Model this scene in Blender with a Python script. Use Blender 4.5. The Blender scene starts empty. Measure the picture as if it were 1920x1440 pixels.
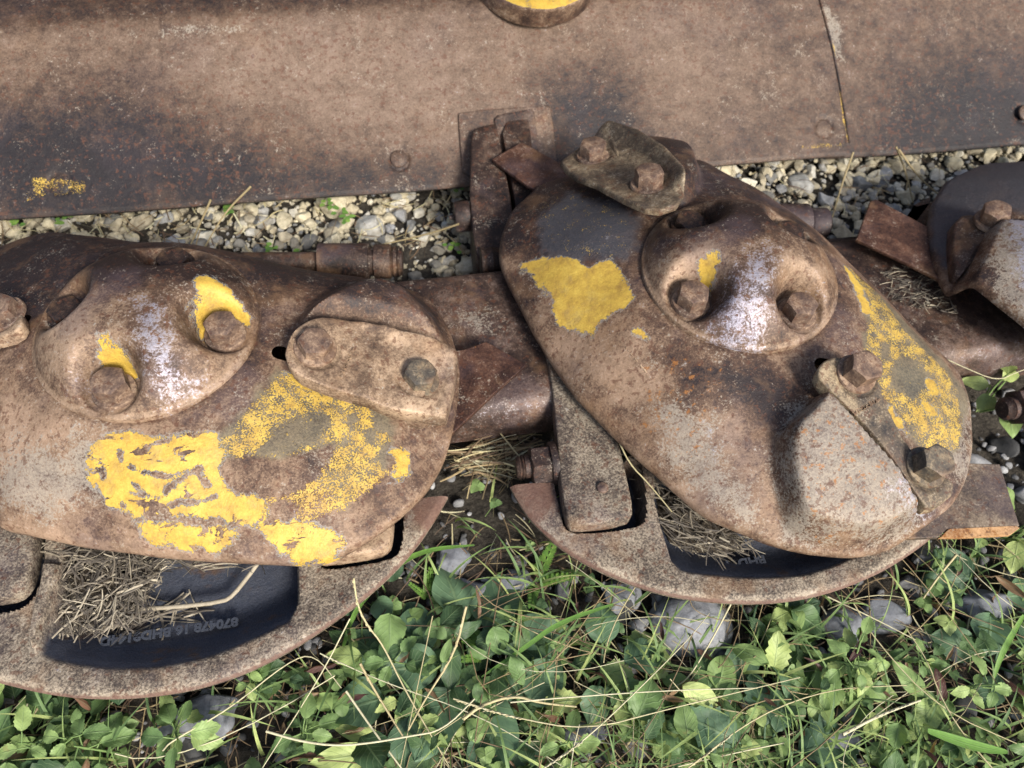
import bpy, math, random
import numpy as np
from mathutils import Vector, Matrix, noise as mnoise
random.seed(7); rng = np.random.default_rng(7)
C = bpy.context.scene.collection
# ------------------------------------------------------------ camera, world, sun
ZC = 0.135                                   # height of the hub cap rims above the ground
PITCH, YAW, ROLL = 0.98820867, 0.23151266, 0.0849225
CAM = np.array([0.17816454, -0.36279108, 0.44211296 + ZC]); F = 1450.0; D = 0.43509625
def camrot():
    cp, sp = math.cos(PITCH), math.sin(PITCH); cy, sy = math.cos(YAW), math.sin(YAW)
    d = np.array([sy*cp, cy*cp, -sp]); r = np.array([cy, -sy, 0.0]); u = np.cross(r, d)
    c, s = math.cos(ROLL), math.sin(ROLL)
    return c*r + s*u, -s*r + c*u, d
RX, UY, DV = camrot()
cam = bpy.data.objects.new('camera', bpy.data.cameras.new('camera')); C.objects.link(cam)
cam.matrix_world = Matrix([[RX[i], UY[i], -DV[i], CAM[i]] for i in range(3)] + [[0, 0, 0, 1]])
cam.data.sensor_width = 36; cam.data.lens = F/1920*36
cam.data.clip_start = 0.01; cam.data.clip_end = 200
cam.data.dof.use_dof = True; cam.data.dof.focus_distance = 0.50; cam.data.dof.aperture_fstop = 10
sc = bpy.context.scene; sc.camera = cam
SUN_EL, SUN_AZ = math.radians(38), math.atan2(0.38, -0.92)      # azimuth from +Y towards +X
w = bpy.data.worlds.new('World'); sc.world = w; w.use_nodes = True
bg = w.node_tree.nodes['Background']; sky = w.node_tree.nodes.new('ShaderNodeTexSky')
sky.sky_type = 'NISHITA'; sky.sun_disc = False; sky.sun_elevation = SUN_EL; sky.sun_rotation = SUN_AZ
sky.dust_density = 3.0; sky.air_density = 1.0
w.node_tree.links.new(sky.outputs[0], bg.inputs[0]); bg.inputs[1].default_value = 0.125
sun = bpy.data.objects.new('sun', bpy.data.lights.new('sun', 'SUN')); C.objects.link(sun)
sdir = Vector((math.sin(SUN_AZ)*math.cos(SUN_EL), math.cos(SUN_AZ)*math.cos(SUN_EL), math.sin(SUN_EL)))
sun.rotation_euler = sdir.to_track_quat('Z', 'Y').to_euler(); sun.location = sdir*5
sun.data.energy = 3.7; sun.data.angle = math.radians(16); sun.data.color = (1, 0.95, 0.87)
sc.view_settings.view_transform = 'Standard'; sc.view_settings.look = 'None'; sc.view_settings.gamma = 1
sc.view_settings.exposure = 0.75

# ------------------------------------------------------------ pixel -> real point helpers
def rays(px):
    px = np.atleast_2d(np.array(px, float))
    x = (px[:, 0]-960)/F; y = -(px[:, 1]-720)/F
    return DV[None] + x[:, None]*RX + y[:, None]*UY
def W(px, z):                                # world XY where the sight line meets height z (rel. to cap rims)
    v = rays(px); z = np.broadcast_to(np.asarray(z, float), (len(v),)) + ZC
    return CAM[:2] + v[:, :2]*((z-CAM[2])/v[:, 2])[:, None]
def W3(px, z):
    a = W(px, z); z = np.broadcast_to(np.asarray(z, float), (len(a),))
    return np.c_[a, z+ZC]
def Wpl(px, P, N):                           # intersection with a plane
    v = rays(px); P = np.array(P); N = np.array(N)
    t = ((P-CAM)@N)/(v@N); return CAM + v*t[:, None]
def ss(x): x = np.clip(x, 0, 1); return x*x*(3-2*x)
def sdf(P, poly, closed=True):               # >0 inside
    P = np.asarray(P)[:, :2]; A = np.asarray(poly)[:, :2]
    B = np.roll(A, -1, 0) if closed else A[1:]
    if not closed: A = A[:-1]
    best = np.full(len(P), 1e9); ins = np.zeros(len(P), bool)
    for a, b in zip(A, B):
        ab = b-a; L2 = ab@ab+1e-18
        t = np.clip(((P-a)@ab)/L2, 0, 1)
        d = np.hypot(*(P-a-t[:, None]*ab).T); best = np.minimum(best, d)
        if closed:
            c = ((a[1] > P[:, 1]) != (b[1] > P[:, 1]))
            xi = a[0] + (P[:, 1]-a[1])*(b[0]-a[0])/((b[1]-a[1]) if abs(b[1]-a[1]) > 1e-12 else 1e-12)
            ins ^= c & (P[:, 0] < xi)
    return np.where(ins, best, -best) if closed else best
def chaikin(p, n=1, closed=True):
    p = np.asarray(p, float)
    for _ in range(n):
        q = np.roll(p, -1, 0) if closed else p[1:]
        a = p if closed else p[:-1]
        o = np.empty((2*len(a), p.shape[1])); o[0::2] = .75*a+.25*q; o[1::2] = .25*a+.75*q
        if not closed: o = np.vstack([p[:1], o, p[-1:]])
        p = o
    return p
def dens(p, step, closed=True):
    p = np.asarray(p, float); o = []
    n = len(p) if closed else len(p)-1
    for i in range(n):
        a, b = p[i], p[(i+1) % len(p)]; k = max(1, int(np.linalg.norm(b-a)/step))
        for j in range(k): o.append(a+(b-a)*j/k)
    if not closed: o.append(p[-1])
    return np.array(o)

# ------------------------------------------------------------ object helpers
def tag(o, label=None, cat=None, group=None, kind=None):
    if label: o['label'] = label
    if cat: o['category'] = cat
    if group: o['group'] = group
    if kind: o['kind'] = kind
    return o
def empty(name, loc):
    o = bpy.data.objects.new(name, None); o.location = loc; o.empty_display_size = .05; C.objects.link(o); return o
ORG = {}
def org(o):
    v = np.zeros(3)
    while o is not None: v = v + np.array(o.location); o = o.parent
    return v
def mk(name, V, Fc, mat, parent=None, smooth=True, attrs=None, loc=None, sharp=None):
    me = bpy.data.meshes.new(name); V = np.asarray(V, float)
    base = org(parent) if parent is not None else np.zeros(3)
    loc = np.zeros(3) if loc is None else np.asarray(loc, float)   # world location wanted for the origin
    if parent is not None and not loc.any(): loc = base
    V = V - loc
    if isinstance(Fc, np.ndarray) and Fc.ndim == 2:
        k = Fc.shape[1]; nf = len(Fc)
        me.vertices.add(len(V)); me.vertices.foreach_set('co', V.astype(np.float32).ravel())
        me.loops.add(nf*k); me.loops.foreach_set('vertex_index', Fc.astype(np.int32).ravel())
        me.polygons.add(nf); me.polygons.foreach_set('loop_start', (np.arange(nf)*k).astype(np.int32))
        me.update(calc_edges=True)
    else:
        me.from_pydata(V.tolist(), [], [list(map(int, f)) for f in Fc])
    me.validate()
    if smooth: me.polygons.foreach_set('use_smooth', np.ones(len(me.polygons), bool))
    if attrs:
        for k, a in attrs.items():
            at = me.attributes.new(k, 'FLOAT', 'POINT'); at.data.foreach_set('value', np.asarray(a, np.float32))
    if sharp: me.set_sharp_from_angle(angle=math.radians(sharp))
    me.materials.append(mat)
    o = bpy.data.objects.new(name, me); C.objects.link(o)
    if parent is not None: o.parent = parent
    o.location = loc - base
    return o
def gridf(nu, nv, wrap=False):
    f = []
    for i in range(nu if wrap else nu-1):
        a = i*nv; b = ((i+1) % nu)*nv
        j = np.arange(nv-1); f.append(np.c_[a+j, b+j, b+j+1, a+j+1])
    return np.vstack(f)
def slab(name, poly, ztop, thick, mat, parent=None, bevel=.0012, nr=14, rnd=1, step=.002, attrs=None, loc=None, zb=None):
    P = dens(chaikin(poly, rnd), step); c = P.mean(0); n = len(P)
    # orientation ccw
    if np.sum(P[:, 0]*np.roll(P[:, 1], -1)-P[:, 1]*np.roll(P[:, 0], -1)) < 0: P = P[::-1]
    R = np.hypot(*(P-c).T).mean()
    S = [1-0, 1-.35*bevel/R, 1-bevel/R] + list(np.linspace(1-2.2*bevel/R, .001, nr)); dz = [-bevel, -.3*bevel, 0]+[0]*nr
    V = []
    for s, d in zip(S, dz):
        q = c+(P-c)*s; z = ztop(q[:, 0], q[:, 1])+d; V.append(np.c_[q, z])
    z1 = ztop(P[:, 0], P[:, 1])-thick if zb is None else np.full(n, zb)
    low = [np.c_[P, z1+bevel*.5], np.c_[c+(P-c)*(1-bevel/R), z1], np.c_[c+(P-c)*.001, np.full(n, (z1.mean() if zb is None else zb))]]
    rings = low[::-1]+V
    A = np.vstack(rings); m = len(rings); Fc = []
    j = np.arange(n); jn = (j+1) % n
    for i in range(m-1): Fc.append(np.c_[i*n+j, i*n+jn, (i+1)*n+jn, (i+1)*n+j])
    Fc = np.vstack(Fc)
    at = {k: f(A) for k, f in attrs.items()} if attrs else None
    return mk(name, A, Fc, mat, parent, attrs=at, loc=loc, sharp=60)
def lathe(prof, n=40, axis=None, sx=1):
    th = np.linspace(0, 2*np.pi, n, endpoint=False); V = []
    for r, z in prof: V.append(np.c_[r*np.cos(th), r*np.sin(th), np.full(n, z)])
    V = np.vstack(V); m = len(prof); j = np.arange(n); jn = (j+1) % n
    Fc = np.vstack([np.c_[i*n+j, i*n+jn, (i+1)*n+jn, (i+1)*n+j] for i in range(m-1)])
    return V, Fc
def tube(pts, rad, n=6):
    pts = np.asarray(pts, float); m = len(pts); rad = np.broadcast_to(np.asarray(rad, float), (m,))
    T = np.gradient(pts, axis=0); T /= np.linalg.norm(T, axis=1)[:, None]+1e-12
    ref = np.where(np.abs(T[:, 2:3]) > .9, [[1., 0, 0]], [[0, 0, 1.]]); A = np.cross(T, ref); A /= np.linalg.norm(A, axis=1)[:, None]+1e-12
    B = np.cross(T, A); th = np.linspace(0, 2*np.pi, n, endpoint=False)
    V = (pts[:, None]+rad[:, None, None]*(np.cos(th)[None, :, None]*A[:, None]+np.sin(th)[None, :, None]*B[:, None])).reshape(-1, 3)
    j = np.arange(n); jn = (j+1) % n
    Fc = np.vstack([np.c_[i*n+j, i*n+jn, (i+1)*n+jn, (i+1)*n+j] for i in range(m-1)])
    return V, Fc
class Batch:
    def __init__(s): s.V = []; s.F = []; s.A = {}; s.n = 0
    def add(s, V, Fc, **at):
        V = np.asarray(V); s.V.append(V); s.F.append(np.asarray(Fc)+s.n); s.n += len(V)
        for k, a in at.items(): s.A.setdefault(k, []).append(np.broadcast_to(np.asarray(a, float), (len(V),)))
    def build(s, name, mat, parent=None, **kw):
        return mk(name, np.vstack(s.V), np.vstack(s.F), mat, parent, attrs={k: np.concatenate(a) for k, a in s.A.items()}, **kw)

# ------------------------------------------------------------ node helpers
class NT:
    def __init__(s, name):
        s.m = bpy.data.materials.new(name); s.m.use_nodes = True; s.t = s.m.node_tree; s.t.nodes.clear()
        s.out = s.t.nodes.new('ShaderNodeOutputMaterial'); s.b = s.t.nodes.new('ShaderNodeBsdfPrincipled')
        s.t.links.new(s.b.outputs[0], s.out.inputs[0]); s.tc = s.t.nodes.new('ShaderNodeTexCoord').outputs['Object']
    def L(s, a, i):
        if isinstance(a, bpy.types.NodeSocket): s.t.links.new(a, i)
        elif isinstance(a, (tuple, list)) and len(a) == 3 and i.type == 'RGBA': i.default_value = (*a, 1)
        else: i.default_value = a
    def noise(s, scale, detail=3, rough=.6, vec=None, dist=0, dim=None):
        n = s.t.nodes.new('ShaderNodeTexNoise'); s.L(vec or s.tc, n.inputs['Vector'])
        n.inputs['Scale'].default_value = scale; n.inputs['Detail'].default_value = detail
        n.inputs['Roughness'].default_value = rough; n.inputs['Distortion'].default_value = dist
        return n.outputs[0]
    def vor(s, scale, vec=None, feat='F1', out=0):
        n = s.t.nodes.new('ShaderNodeTexVoronoi'); n.feature = feat; s.L(vec or s.tc, n.inputs['Vector']); n.inputs['Scale'].default_value = scale
        return n.outputs[out]
    def map(s, scale=(1, 1, 1), rot=(0, 0, 0), loc=(0, 0, 0)):
        n = s.t.nodes.new('ShaderNodeMapping'); s.L(s.tc, n.inputs[0]); n.inputs['Scale'].default_value = scale; n.inputs['Rotation'].default_value = rot; n.inputs['Location'].default_value = loc
        return n.outputs[0]
    def ma(s, op, a, b=0.0, c=None, clamp=False):
        n = s.t.nodes.new('ShaderNodeMath'); n.operation = op; n.use_clamp = clamp
        s.L(a, n.inputs[0]); s.L(b, n.inputs[1])
        if c is not None: s.L(c, n.inputs[2])
        return n.outputs[0]
    def step(s, a, lo, hi):                   # smooth 0..1 between lo and hi
        n = s.t.nodes.new('ShaderNodeMapRange'); n.interpolation_type = 'SMOOTHSTEP'; s.L(a, n.inputs[0])
        n.inputs[1].default_value = lo; n.inputs[2].default_value = hi; return n.outputs[0]
    def ramp(s, f, stops):
        n = s.t.nodes.new('ShaderNodeValToRGB'); s.L(f, n.inputs[0]); e = n.color_ramp.elements
        while len(e) < len(stops): e.new(.5)
        for k, (p, c) in zip(e, stops): k.position = p; k.color = (*c, 1)
        return n.outputs[0]
    def mix(s, f, a, b):
        n = s.t.nodes.new('ShaderNodeMix'); n.data_type = 'RGBA'; s.L(f, n.inputs[0]); s.L(a, n.inputs[6]); s.L(b, n.inputs[7]); return n.outputs[2]
    def mul(s, f, a, b):
        n = s.t.nodes.new('ShaderNodeMix'); n.data_type = 'RGBA'; n.blend_type = 'MULTIPLY'; s.L(f, n.inputs[0]); s.L(a, n.inputs[6]); s.L(b, n.inputs[7]); return n.outputs[2]
    def fmix(s, f, a, b):
        n = s.t.nodes.new('ShaderNodeMix'); s.L(f, n.inputs[0]); s.L(a, n.inputs[2]); s.L(b, n.inputs[3]); return n.outputs[0]
    def attr(s, k):
        n = s.t.nodes.new('ShaderNodeAttribute'); n.attribute_name = k; return n.outputs['Fac']
    def bump(s, h, strength=.5, dist=.001, nrm=None):
        n = s.t.nodes.new('ShaderNodeBump'); n.inputs['Strength'].default_value = strength; n.inputs['Distance'].default_value = dist
        s.L(h, n.inputs['Height'])
        if nrm: s.L(nrm, n.inputs['Normal'])
        return n.outputs[0]
    def fin(s, col, rough=.6, metal=0.0, nrm=None, spec=None):
        s.L(col, s.b.inputs['Base Color']); s.L(rough, s.b.inputs['Roughness']); s.L(metal, s.b.inputs['Metallic'])
        if nrm: s.L(nrm, s.b.inputs['Normal'])
        if spec is not None: s.L(spec, s.b.inputs['Specular IOR Level'])
        return s.m

def rust_mat(name, dark=(.045, .03, .028), mid=(.14, .085, .06), light=(.27, .185, .13), bias=0.0, orange=.25, grain=1.0, pale=.25, paint=False, cut=False, bk=1.0, hue=1.0, metal=.35, rough=.55, big=18, blotch=1.0):
    dark, mid, light = [tuple(k*c for k, c in zip(K, q)) for K, q in (((.42, .42, .46), dark), ((.56, .535, .50), mid), ((.75, .72, .665), light))]; metal *= .4
    t = NT(name)
    n1 = t.noise(big, 5, .62, dist=.6); n2 = t.noise(170, 5, .7); n3 = t.noise(620, 3, .75); n4 = t.noise(60, 4, .6, vec=t.map(loc=(3, 1, 2)))
    f = t.ma('ADD', t.ma('MULTIPLY', n1, .9*blotch), t.ma('MULTIPLY', n4, .55)); f = t.ma('ADD', f, t.ma('MULTIPLY', n2, .55)); f = t.ma('ADD', f, t.ma('MULTIPLY', n3, .62*grain))
    f = t.ma('ADD', f, -.78-.45*(blotch-1)-.035-.30*(grain-1)+bias)
    tan = t.attr('tan'); f = t.ma('ADD', f, t.ma('MULTIPLY', tan, .24))
    dk = t.attr('dark'); f = t.ma('ADD', f, t.ma('MULTIPLY', dk, -.30))  # darker rust; on rear slopes it puts their shade into the colour
    col = t.ramp(f, [(.26, dark), (.47, mid), (.66, light), (.92, tuple(min(.6, c*1.45+.02) for c in light))])
    hv = t.noise(14, 4, .6, vec=t.map(loc=(11, 3, 6))); col = t.mix(t.ma('MULTIPLY', t.step(hv, .50, .66), .34*hue), col, t.mix(n3, (.04, .026, .036), (.15, .115, .125)))
    hv2 = t.noise(20, 4, .65, vec=t.map(loc=(1, 13, 6))); col = t.mix(t.ma('MULTIPLY', t.step(hv2, .54, .68), .45*hue), col, t.mix(n3, (.10, .05, .025), (.30, .18, .095)))
    # pale bare mill-scale patches
    p = t.ma('ADD', t.noise(35, 6, .72, vec=t.map(loc=(7, 2, 5))), t.ma('MULTIPLY', t.attr('pale'), .36))
    p = t.ma('ADD', p, t.ma('MULTIPLY', t.ma('SUBTRACT', n3, .5), 1.1)); p = t.ma('ADD', p, t.ma('MULTIPLY', t.ma('SUBTRACT', n2, .5), .8)); pm = t.step(p, .72-.05*pale/.25, .80)
    col = t.mix(t.ma('MULTIPLY', pm, .72), col, t.ramp(t.ma('ADD', t.ma('MULTIPLY', n3, .6), t.ma('MULTIPLY', n4, .4)), [(.36, (.12, .095, .085)), (.5, (.23, .205, .17)), (.64, (.30, .265, .21))]))
    # reddish brown scabs
    r = t.ma('ADD', t.noise(95, 5, .75, vec=t.map(loc=(1, 9, 4))), t.ma('MULTIPLY', t.ma('SUBTRACT', n2, .5), .5))
    rm = t.step(r, .60, .68); col = t.mix(t.ma('MULTIPLY', rm, .65), col, (.075, .032, .02))
    r2 = t.ma('ADD', t.noise(230, 3, .6, vec=t.map(loc=(6, 3, 8))), t.ma('MULTIPLY', n1, .25)); rm2 = t.step(r2, .72, .76); col = t.mix(t.ma('MULTIPLY', rm2, .6), col, (.085, .035, .02))
    # bright orange spots
    o = t.noise(190, 4, .7, vec=t.map(loc=(5, 5, 1))); o = t.ma('ADD', o, t.ma('MULTIPLY', t.attr('orange'), .19))
    om = t.step(o, .80-.35*orange, .87-.35*orange); col = t.mix(t.ma('MULTIPLY', om, .75), col, t.mix(n3, (.16, .055, .02), (.36, .16, .035)))
    bl = t.step(t.ma('ADD', t.attr('blue'), t.ma('MULTIPLY', t.ma('SUBTRACT', n4, .5), 1.6)), .25, .8); col = t.mix(t.ma('MULTIPLY', bl, .8), col, t.mix(n3, (.022, .025, .034), (.085, .085, .095)))
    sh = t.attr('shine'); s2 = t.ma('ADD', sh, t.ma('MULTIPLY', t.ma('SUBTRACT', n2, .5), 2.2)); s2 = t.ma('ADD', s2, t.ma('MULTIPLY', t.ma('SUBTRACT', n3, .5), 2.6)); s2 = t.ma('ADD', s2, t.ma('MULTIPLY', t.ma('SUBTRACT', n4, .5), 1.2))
    s2 = t.ma('SUBTRACT', s2, t.ma('MULTIPLY', rm2, .6)); sm = t.step(s2, .5, 1.25); col = t.mix(t.ma('MULTIPLY', sm, .72), col, t.mix(n4, (.22, .22, .32), (.38, .38, .42)))  # worn metal; on the domes its bluish sky sheen is put into the colour
    rg = t.fmix(n2, rough-.12, rough+.22); rg = t.fmix(sm, rg, .5)
    me = t.fmix(sm, metal, .55)
    h = t.ma('ADD', t.ma('MULTIPLY', n2, .42), t.ma('MULTIPLY', n3, .28*grain)); h = t.ma('ADD', h, t.ma('MULTIPLY', n4, .5)); h = t.ma('SUBTRACT', h, t.ma('MULTIPLY', rm, .12))
    if paint:
        pr = t.attr('primer'); prm = t.step(t.ma('ADD', pr, t.ma('MULTIPLY', t.ma('SUBTRACT', n4, .5), 1.4)), .3, .8)
        gcol = t.ramp(t.ma('ADD', t.ma('MULTIPLY', t.noise(600, 3, .7), .6), t.ma('MULTIPLY', n4, .4)), [(.36, (.045, .042, .034)), (.5, (.115, .10, .068)), (.66, (.20, .165, .10))])
        col = t.mix(t.ma('MULTIPLY', prm, .8), col, gcol); me = t.fmix(prm, me, .1)
        sp = t.attr('speck'); fine = t.noise(900, 2, .6, vec=t.map(loc=(2, 2, 2))); mid_ = t.noise(120, 4, .65, vec=t.map(loc=(4, 8, 2)))
        q = t.ma('ADD', t.ma('MULTIPLY', fine, 1.0), t.ma('MULTIPLY', mid_, .8))
        q = t.ma('ADD', q, t.ma('MULTIPLY', sp, .62)); m1 = t.step(q, 1.46, 1.55); m1 = t.ma('MULTIPLY', m1, .88)
        m1 = t.ma('MULTIPLY', m1, t.step(sp, .02, .08))
        pa = t.attr('paint'); edge = t.ma('ADD', t.ma('MULTIPLY', t.ma('SUBTRACT', t.noise(75, 7, .72, dist=.8), .5), 20), t.ma('MULTIPLY', t.ma('SUBTRACT', fine, .5), 5))
        e = t.ma('ADD', pa, edge); gs = t.noise(38, 6, .65, vec=t.map(scale=(1, 2.2, 1), rot=(0, 0, .35)), dist=1.0); e = t.ma('SUBTRACT', e, t.ma('MULTIPLY', t.ma('MULTIPLY', t.step(gs, .59, .61), t.attr('scr')), 13))
        # scraped gouges
        
        m2 = t.step(e, 0, .35); m = t.ma('MAXIMUM', m1, m2)
        ycol = t.ramp(t.noise(90, 5, .7), [(.3, (.31, .19, .045)), (.5, (.46, .305, .055)), (.72, (.57, .405, .08))])
        ycol = t.mix(t.ma('MULTIPLY', t.step(t.noise(55, 6, .75, vec=t.map(loc=(9, 1, 4))), .5, .7), .5), ycol, (.26, .19, .09)); ycol = t.mul(.8, ycol, t.ramp(t.noise(700, 3, .7), [(.3, (.78, .75, .7)), (.6, (1, 1, 1))]))
        # dark outline where the film has lifted
        rim = t.ma('SUBTRACT', t.step(e, -1.6, -.2), m2); col = t.mix(t.ma('MULTIPLY', rim, .55), col, (.28, .29, .28))
        col = t.mix(m, col, ycol); rg = t.fmix(m, rg, .5); me = t.fmix(m, me, 0.0)
        h = t.ma('ADD', h, t.ma('MULTIPLY', m2, .55)); h = t.ma('ADD', h, t.ma('MULTIPLY', m1, .15))
    bm = t.bump(h, min(1.0, .9*bk*grain**.5), .0013*bk)
    t.fin(col, rg, me, bm, spec=.35)
    if cut:
        tr = t.t.nodes.new('ShaderNodeBsdfTransparent'); mx = t.t.nodes.new('ShaderNodeMixShader')
        t.L(t.step(t.attr('cut'), -.05, .05), mx.inputs[0]); t.t.links.new(t.b.outputs[0], mx.inputs[1]); t.t.links.new(tr.outputs[0], mx.inputs[2]); t.t.links.new(mx.outputs[0], t.out.inputs[0])
    return t.m

M = {}
M['disc'] = rust_mat('rusty_painted_steel', bias=.02, paint=True, cut=True, pale=.35, orange=.12, metal=.25)
M['cap'] = rust_mat('rusty_worn_cap', dark=(.05, .03, .024), mid=(.15, .095, .068), light=(.29, .205, .145), bias=.02, paint=True, orange=.2, metal=.35, rough=.5)
M['clamp'] = rust_mat('rusty_forging', dark=(.09, .06, .045), mid=(.24, .165, .115), light=(.42, .31, .22), bias=.06, orange=.0, metal=.2, grain=.9)
M['clampdark'] = rust_mat('dark_forging', dark=(.06, .05, .042), mid=(.17, .135, .10), light=(.36, .29, .2), bias=.0, orange=.0, metal=.2, grain=.9)
M['bolt_grey'] = rust_mat('grey_bolt', dark=(.06, .055, .05), mid=(.17, .15, .125), light=(.36, .29, .2), bias=.02, orange=.0, metal=.3, big=40, bk=.45, grain=.6)
M['bolt'] = rust_mat('rusty_bolt', dark=(.10, .065, .055), mid=(.26, .18, .14), light=(.50, .37, .27), bias=.0, orange=.0, metal=.3, big=40, bk=.45, grain=.6)
M['bladetan'] = rust_mat('tan_blade', dark=(.09, .07, .06), mid=(.2, .155, .12), light=(.32, .26, .2), bias=-.02, orange=.35, metal=.2, pale=.4)
M['blade'] = rust_mat('rusty_blade', dark=(.05, .022, .016), mid=(.11, .055, .040), light=(.19, .11, .08), bias=-.05, orange=.35, metal=.3, rough=.5)
M['bar'] = rust_mat('rusty_dark_bar', dark=(.035, .022, .02), mid=(.085, .055, .045), light=(.18, .13, .11), bias=-.05, orange=.05, metal=.3, rough=.5)
M['shoe'] = rust_mat('grey_cast_shoe', dark=(.05, .04, .035), mid=(.15, .12, .10), light=(.30, .26, .21), bias=.02, orange=.05, grain=1.9, metal=.15, rough=.6, blotch=.6)
M['deck'] = rust_mat('rusty_sheet', dark=(.032, .026, .027), mid=(.094, .062, .048), light=(.150, .104, .078), bias=.06, orange=.0, grain=1.1, metal=.2, rough=.5, big=6, pale=.05, paint=True, blotch=.5, hue=.25)
M['deckdark'] = rust_mat('rusty_bracket', dark=(.02, .015, .014), mid=(.06, .038, .032), light=(.13, .09, .07), bias=-.05, orange=.05, metal=.3, rough=.5)
M['deckplain'] = rust_mat('rusty_sheet_plain', dark=(.06, .04, .035), mid=(.12, .08, .06), light=(.2, .14, .105), bias=.0, orange=.0, metal=.2, rough=.5, pale=.0)
M['sharp'] = rust_mat('fresh_orange_rust', dark=(.2, .07, .02), mid=(.42, .17, .035), light=(.5, .3, .15), bias=.1, orange=.2, metal=0.0)
def plain(name, c1, c2, sc_=200, rough=.6, metal=0.0, bs=.5):
    t = NT(name); n = t.noise(sc_, 4, .7); return t.fin(t.mix(n, c1, c2), rough, metal, t.bump(n, bs, .001))
M['cavity'] = plain('dark_blue_cavity', (.022, .028, .042), (.07, .075, .095), 420, .5, .2, .6)

# ------------------------------------------------------------ discs
class Disc:
    def __init__(s, cx, traced, hidden, rmin=.078, drop=.050):
        s.c = np.array([cx, 0.0]); s.drop = drop; s.r0 = rmin; s.bumps = []
        a = W(traced, -.052)-s.c; th = np.arctan2(a[:, 1], a[:, 0]); ra = np.hypot(*a.T)
        h = np.array(hidden, float).reshape(-1, 2); th = np.r_[th, np.radians(h[:, 0])]; ra = np.r_[ra, h[:, 1]/1000]
        k = np.argsort(th); th = th[k]; ra = ra[k]
        # linear interpolation between traced points in cartesian so that straight edges stay straight
        P = np.c_[ra*np.cos(th), ra*np.sin(th)]; P = dens(P, .001); P = chaikin(P, 1)
        t2 = np.arctan2(P[:, 1], P[:, 0]); r2 = np.hypot(*P.T); k = np.argsort(t2)
        s.tt = np.linspace(-np.pi, np.pi, 1441)[:-1]; r = np.interp(s.tt, t2[k], r2[k], period=2*np.pi)
        g = np.exp(-.5*(np.arange(-18, 19)/7)**2); g /= g.sum()
        s.rr = np.convolve(np.r_[r[-18:], r, r[:18]], g, 'valid')
    def R(s, th): return np.interp(th, s.tt, s.rr, period=2*np.pi)
    def z0(s, x, y):
        dx, dy = x-s.c[0], y-s.c[1]; r = np.hypot(dx, dy); R = s.R(np.arctan2(dy, dx))
        t = np.clip((r-s.r0)/(R-s.r0), 0, 1.2)
        return -.002-s.drop*(.5*t+.5*t*t)
    def z(s, x, y):
        z = s.z0(x, y)
        for b in s.bumps: z = z+b(x, y)
        return z
    def on(s, px, lift=0.0):                   # pixel -> XY on the disc surface
        z = np.full(len(np.atleast_2d(px)), -.02)
        for _ in range(12):
            q = W(px, z); z = .4*z+.6*(s.z0(q[:, 0], q[:, 1])+lift)
        return W(px, z)
T_L = [(95,433),(250,453),(400,475),(560,505),(700,525),(790,545),(810,560),(845,620),(862,680),(860,740),(850,800),(835,850),(800,920),(740,975),(690,1012),(640,1040),(600,1055),(450,1052),(300,1040),(150,1020),(0,990)]
T_R = [(940,440),(960,390),(1010,345),(1070,330),(1320,300),(1400,345),(1480,400),(1560,468),(1640,540),(1720,620),(1800,700),(1825,760),(1828,830),(1815,900),(1790,945),(1730,990),(1670,1030),(1600,1043),(1520,1035),(1440,1015),(1330,970),(1200,860),(1080,740),(1000,620),(950,520),(934,480)]
T_3 = [(1840,307),(1775,337),(1748,380),(1742,430),(1752,490),(1778,545),(1850,605),(1920,660)]
dL = Disc(0, T_L, [(132, 203), (140, 214), (148, 218), (156, 217), (163, 213), (170, 205), (176, 196), (-175, 178), (-165, 166), (-152, 158)])
dR = Disc(D, T_R, [(101, 214), (110, 212)])
dT = Disc(2*D, T_3, [(75, 150), (50, 142), (30, 150), (10, 175), (0, 205), (-12, 219), (-28, 219), (-45, 212), (-60, 190), (-78, 160)])
def bump_poly(poly, h, w):
    poly = chaikin(poly, 2); return lambda x, y: h*ss((sdf(np.c_[x, y], poly)+w*.15)/w)
def lug(disc, pxbase, pxsteep, h, w=.016, ws=.004, excl=None, blift=0.0):
    """raised lobe: broad shoulders, one steep flank along pxsteep"""
    base = chaikin(disc.on(pxbase, blift), 2); st = disc.on(pxsteep, h*.8)
    a, b = st[0], st[-1]; cen = base.mean(0)
    n = np.array([-(b-a)[1], (b-a)[0]]); n /= np.linalg.norm(n)
    if (cen-a)@n < 0: n = -n
    stp = np.vstack([st, st[-1]-n*.3, st[0]-n*.3])
    ex = disc.on(excl, .022) if excl else None
    def f(x, y):
        P = np.c_[x, y]; d1 = sdf(P, base); d2 = -sdf(P, stp)
        u = np.clip(d1/w, 0, 1); prof = .82*ss(u)+.18*np.sin(np.clip(d1/(w*3.2), 0, 1)*np.pi/2)
        o = h*prof*ss(d2/ws)
        return o*ss(-sdf(P, ex)/.004+.2) if excl else o
    disc.bumps.append(f)
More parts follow.
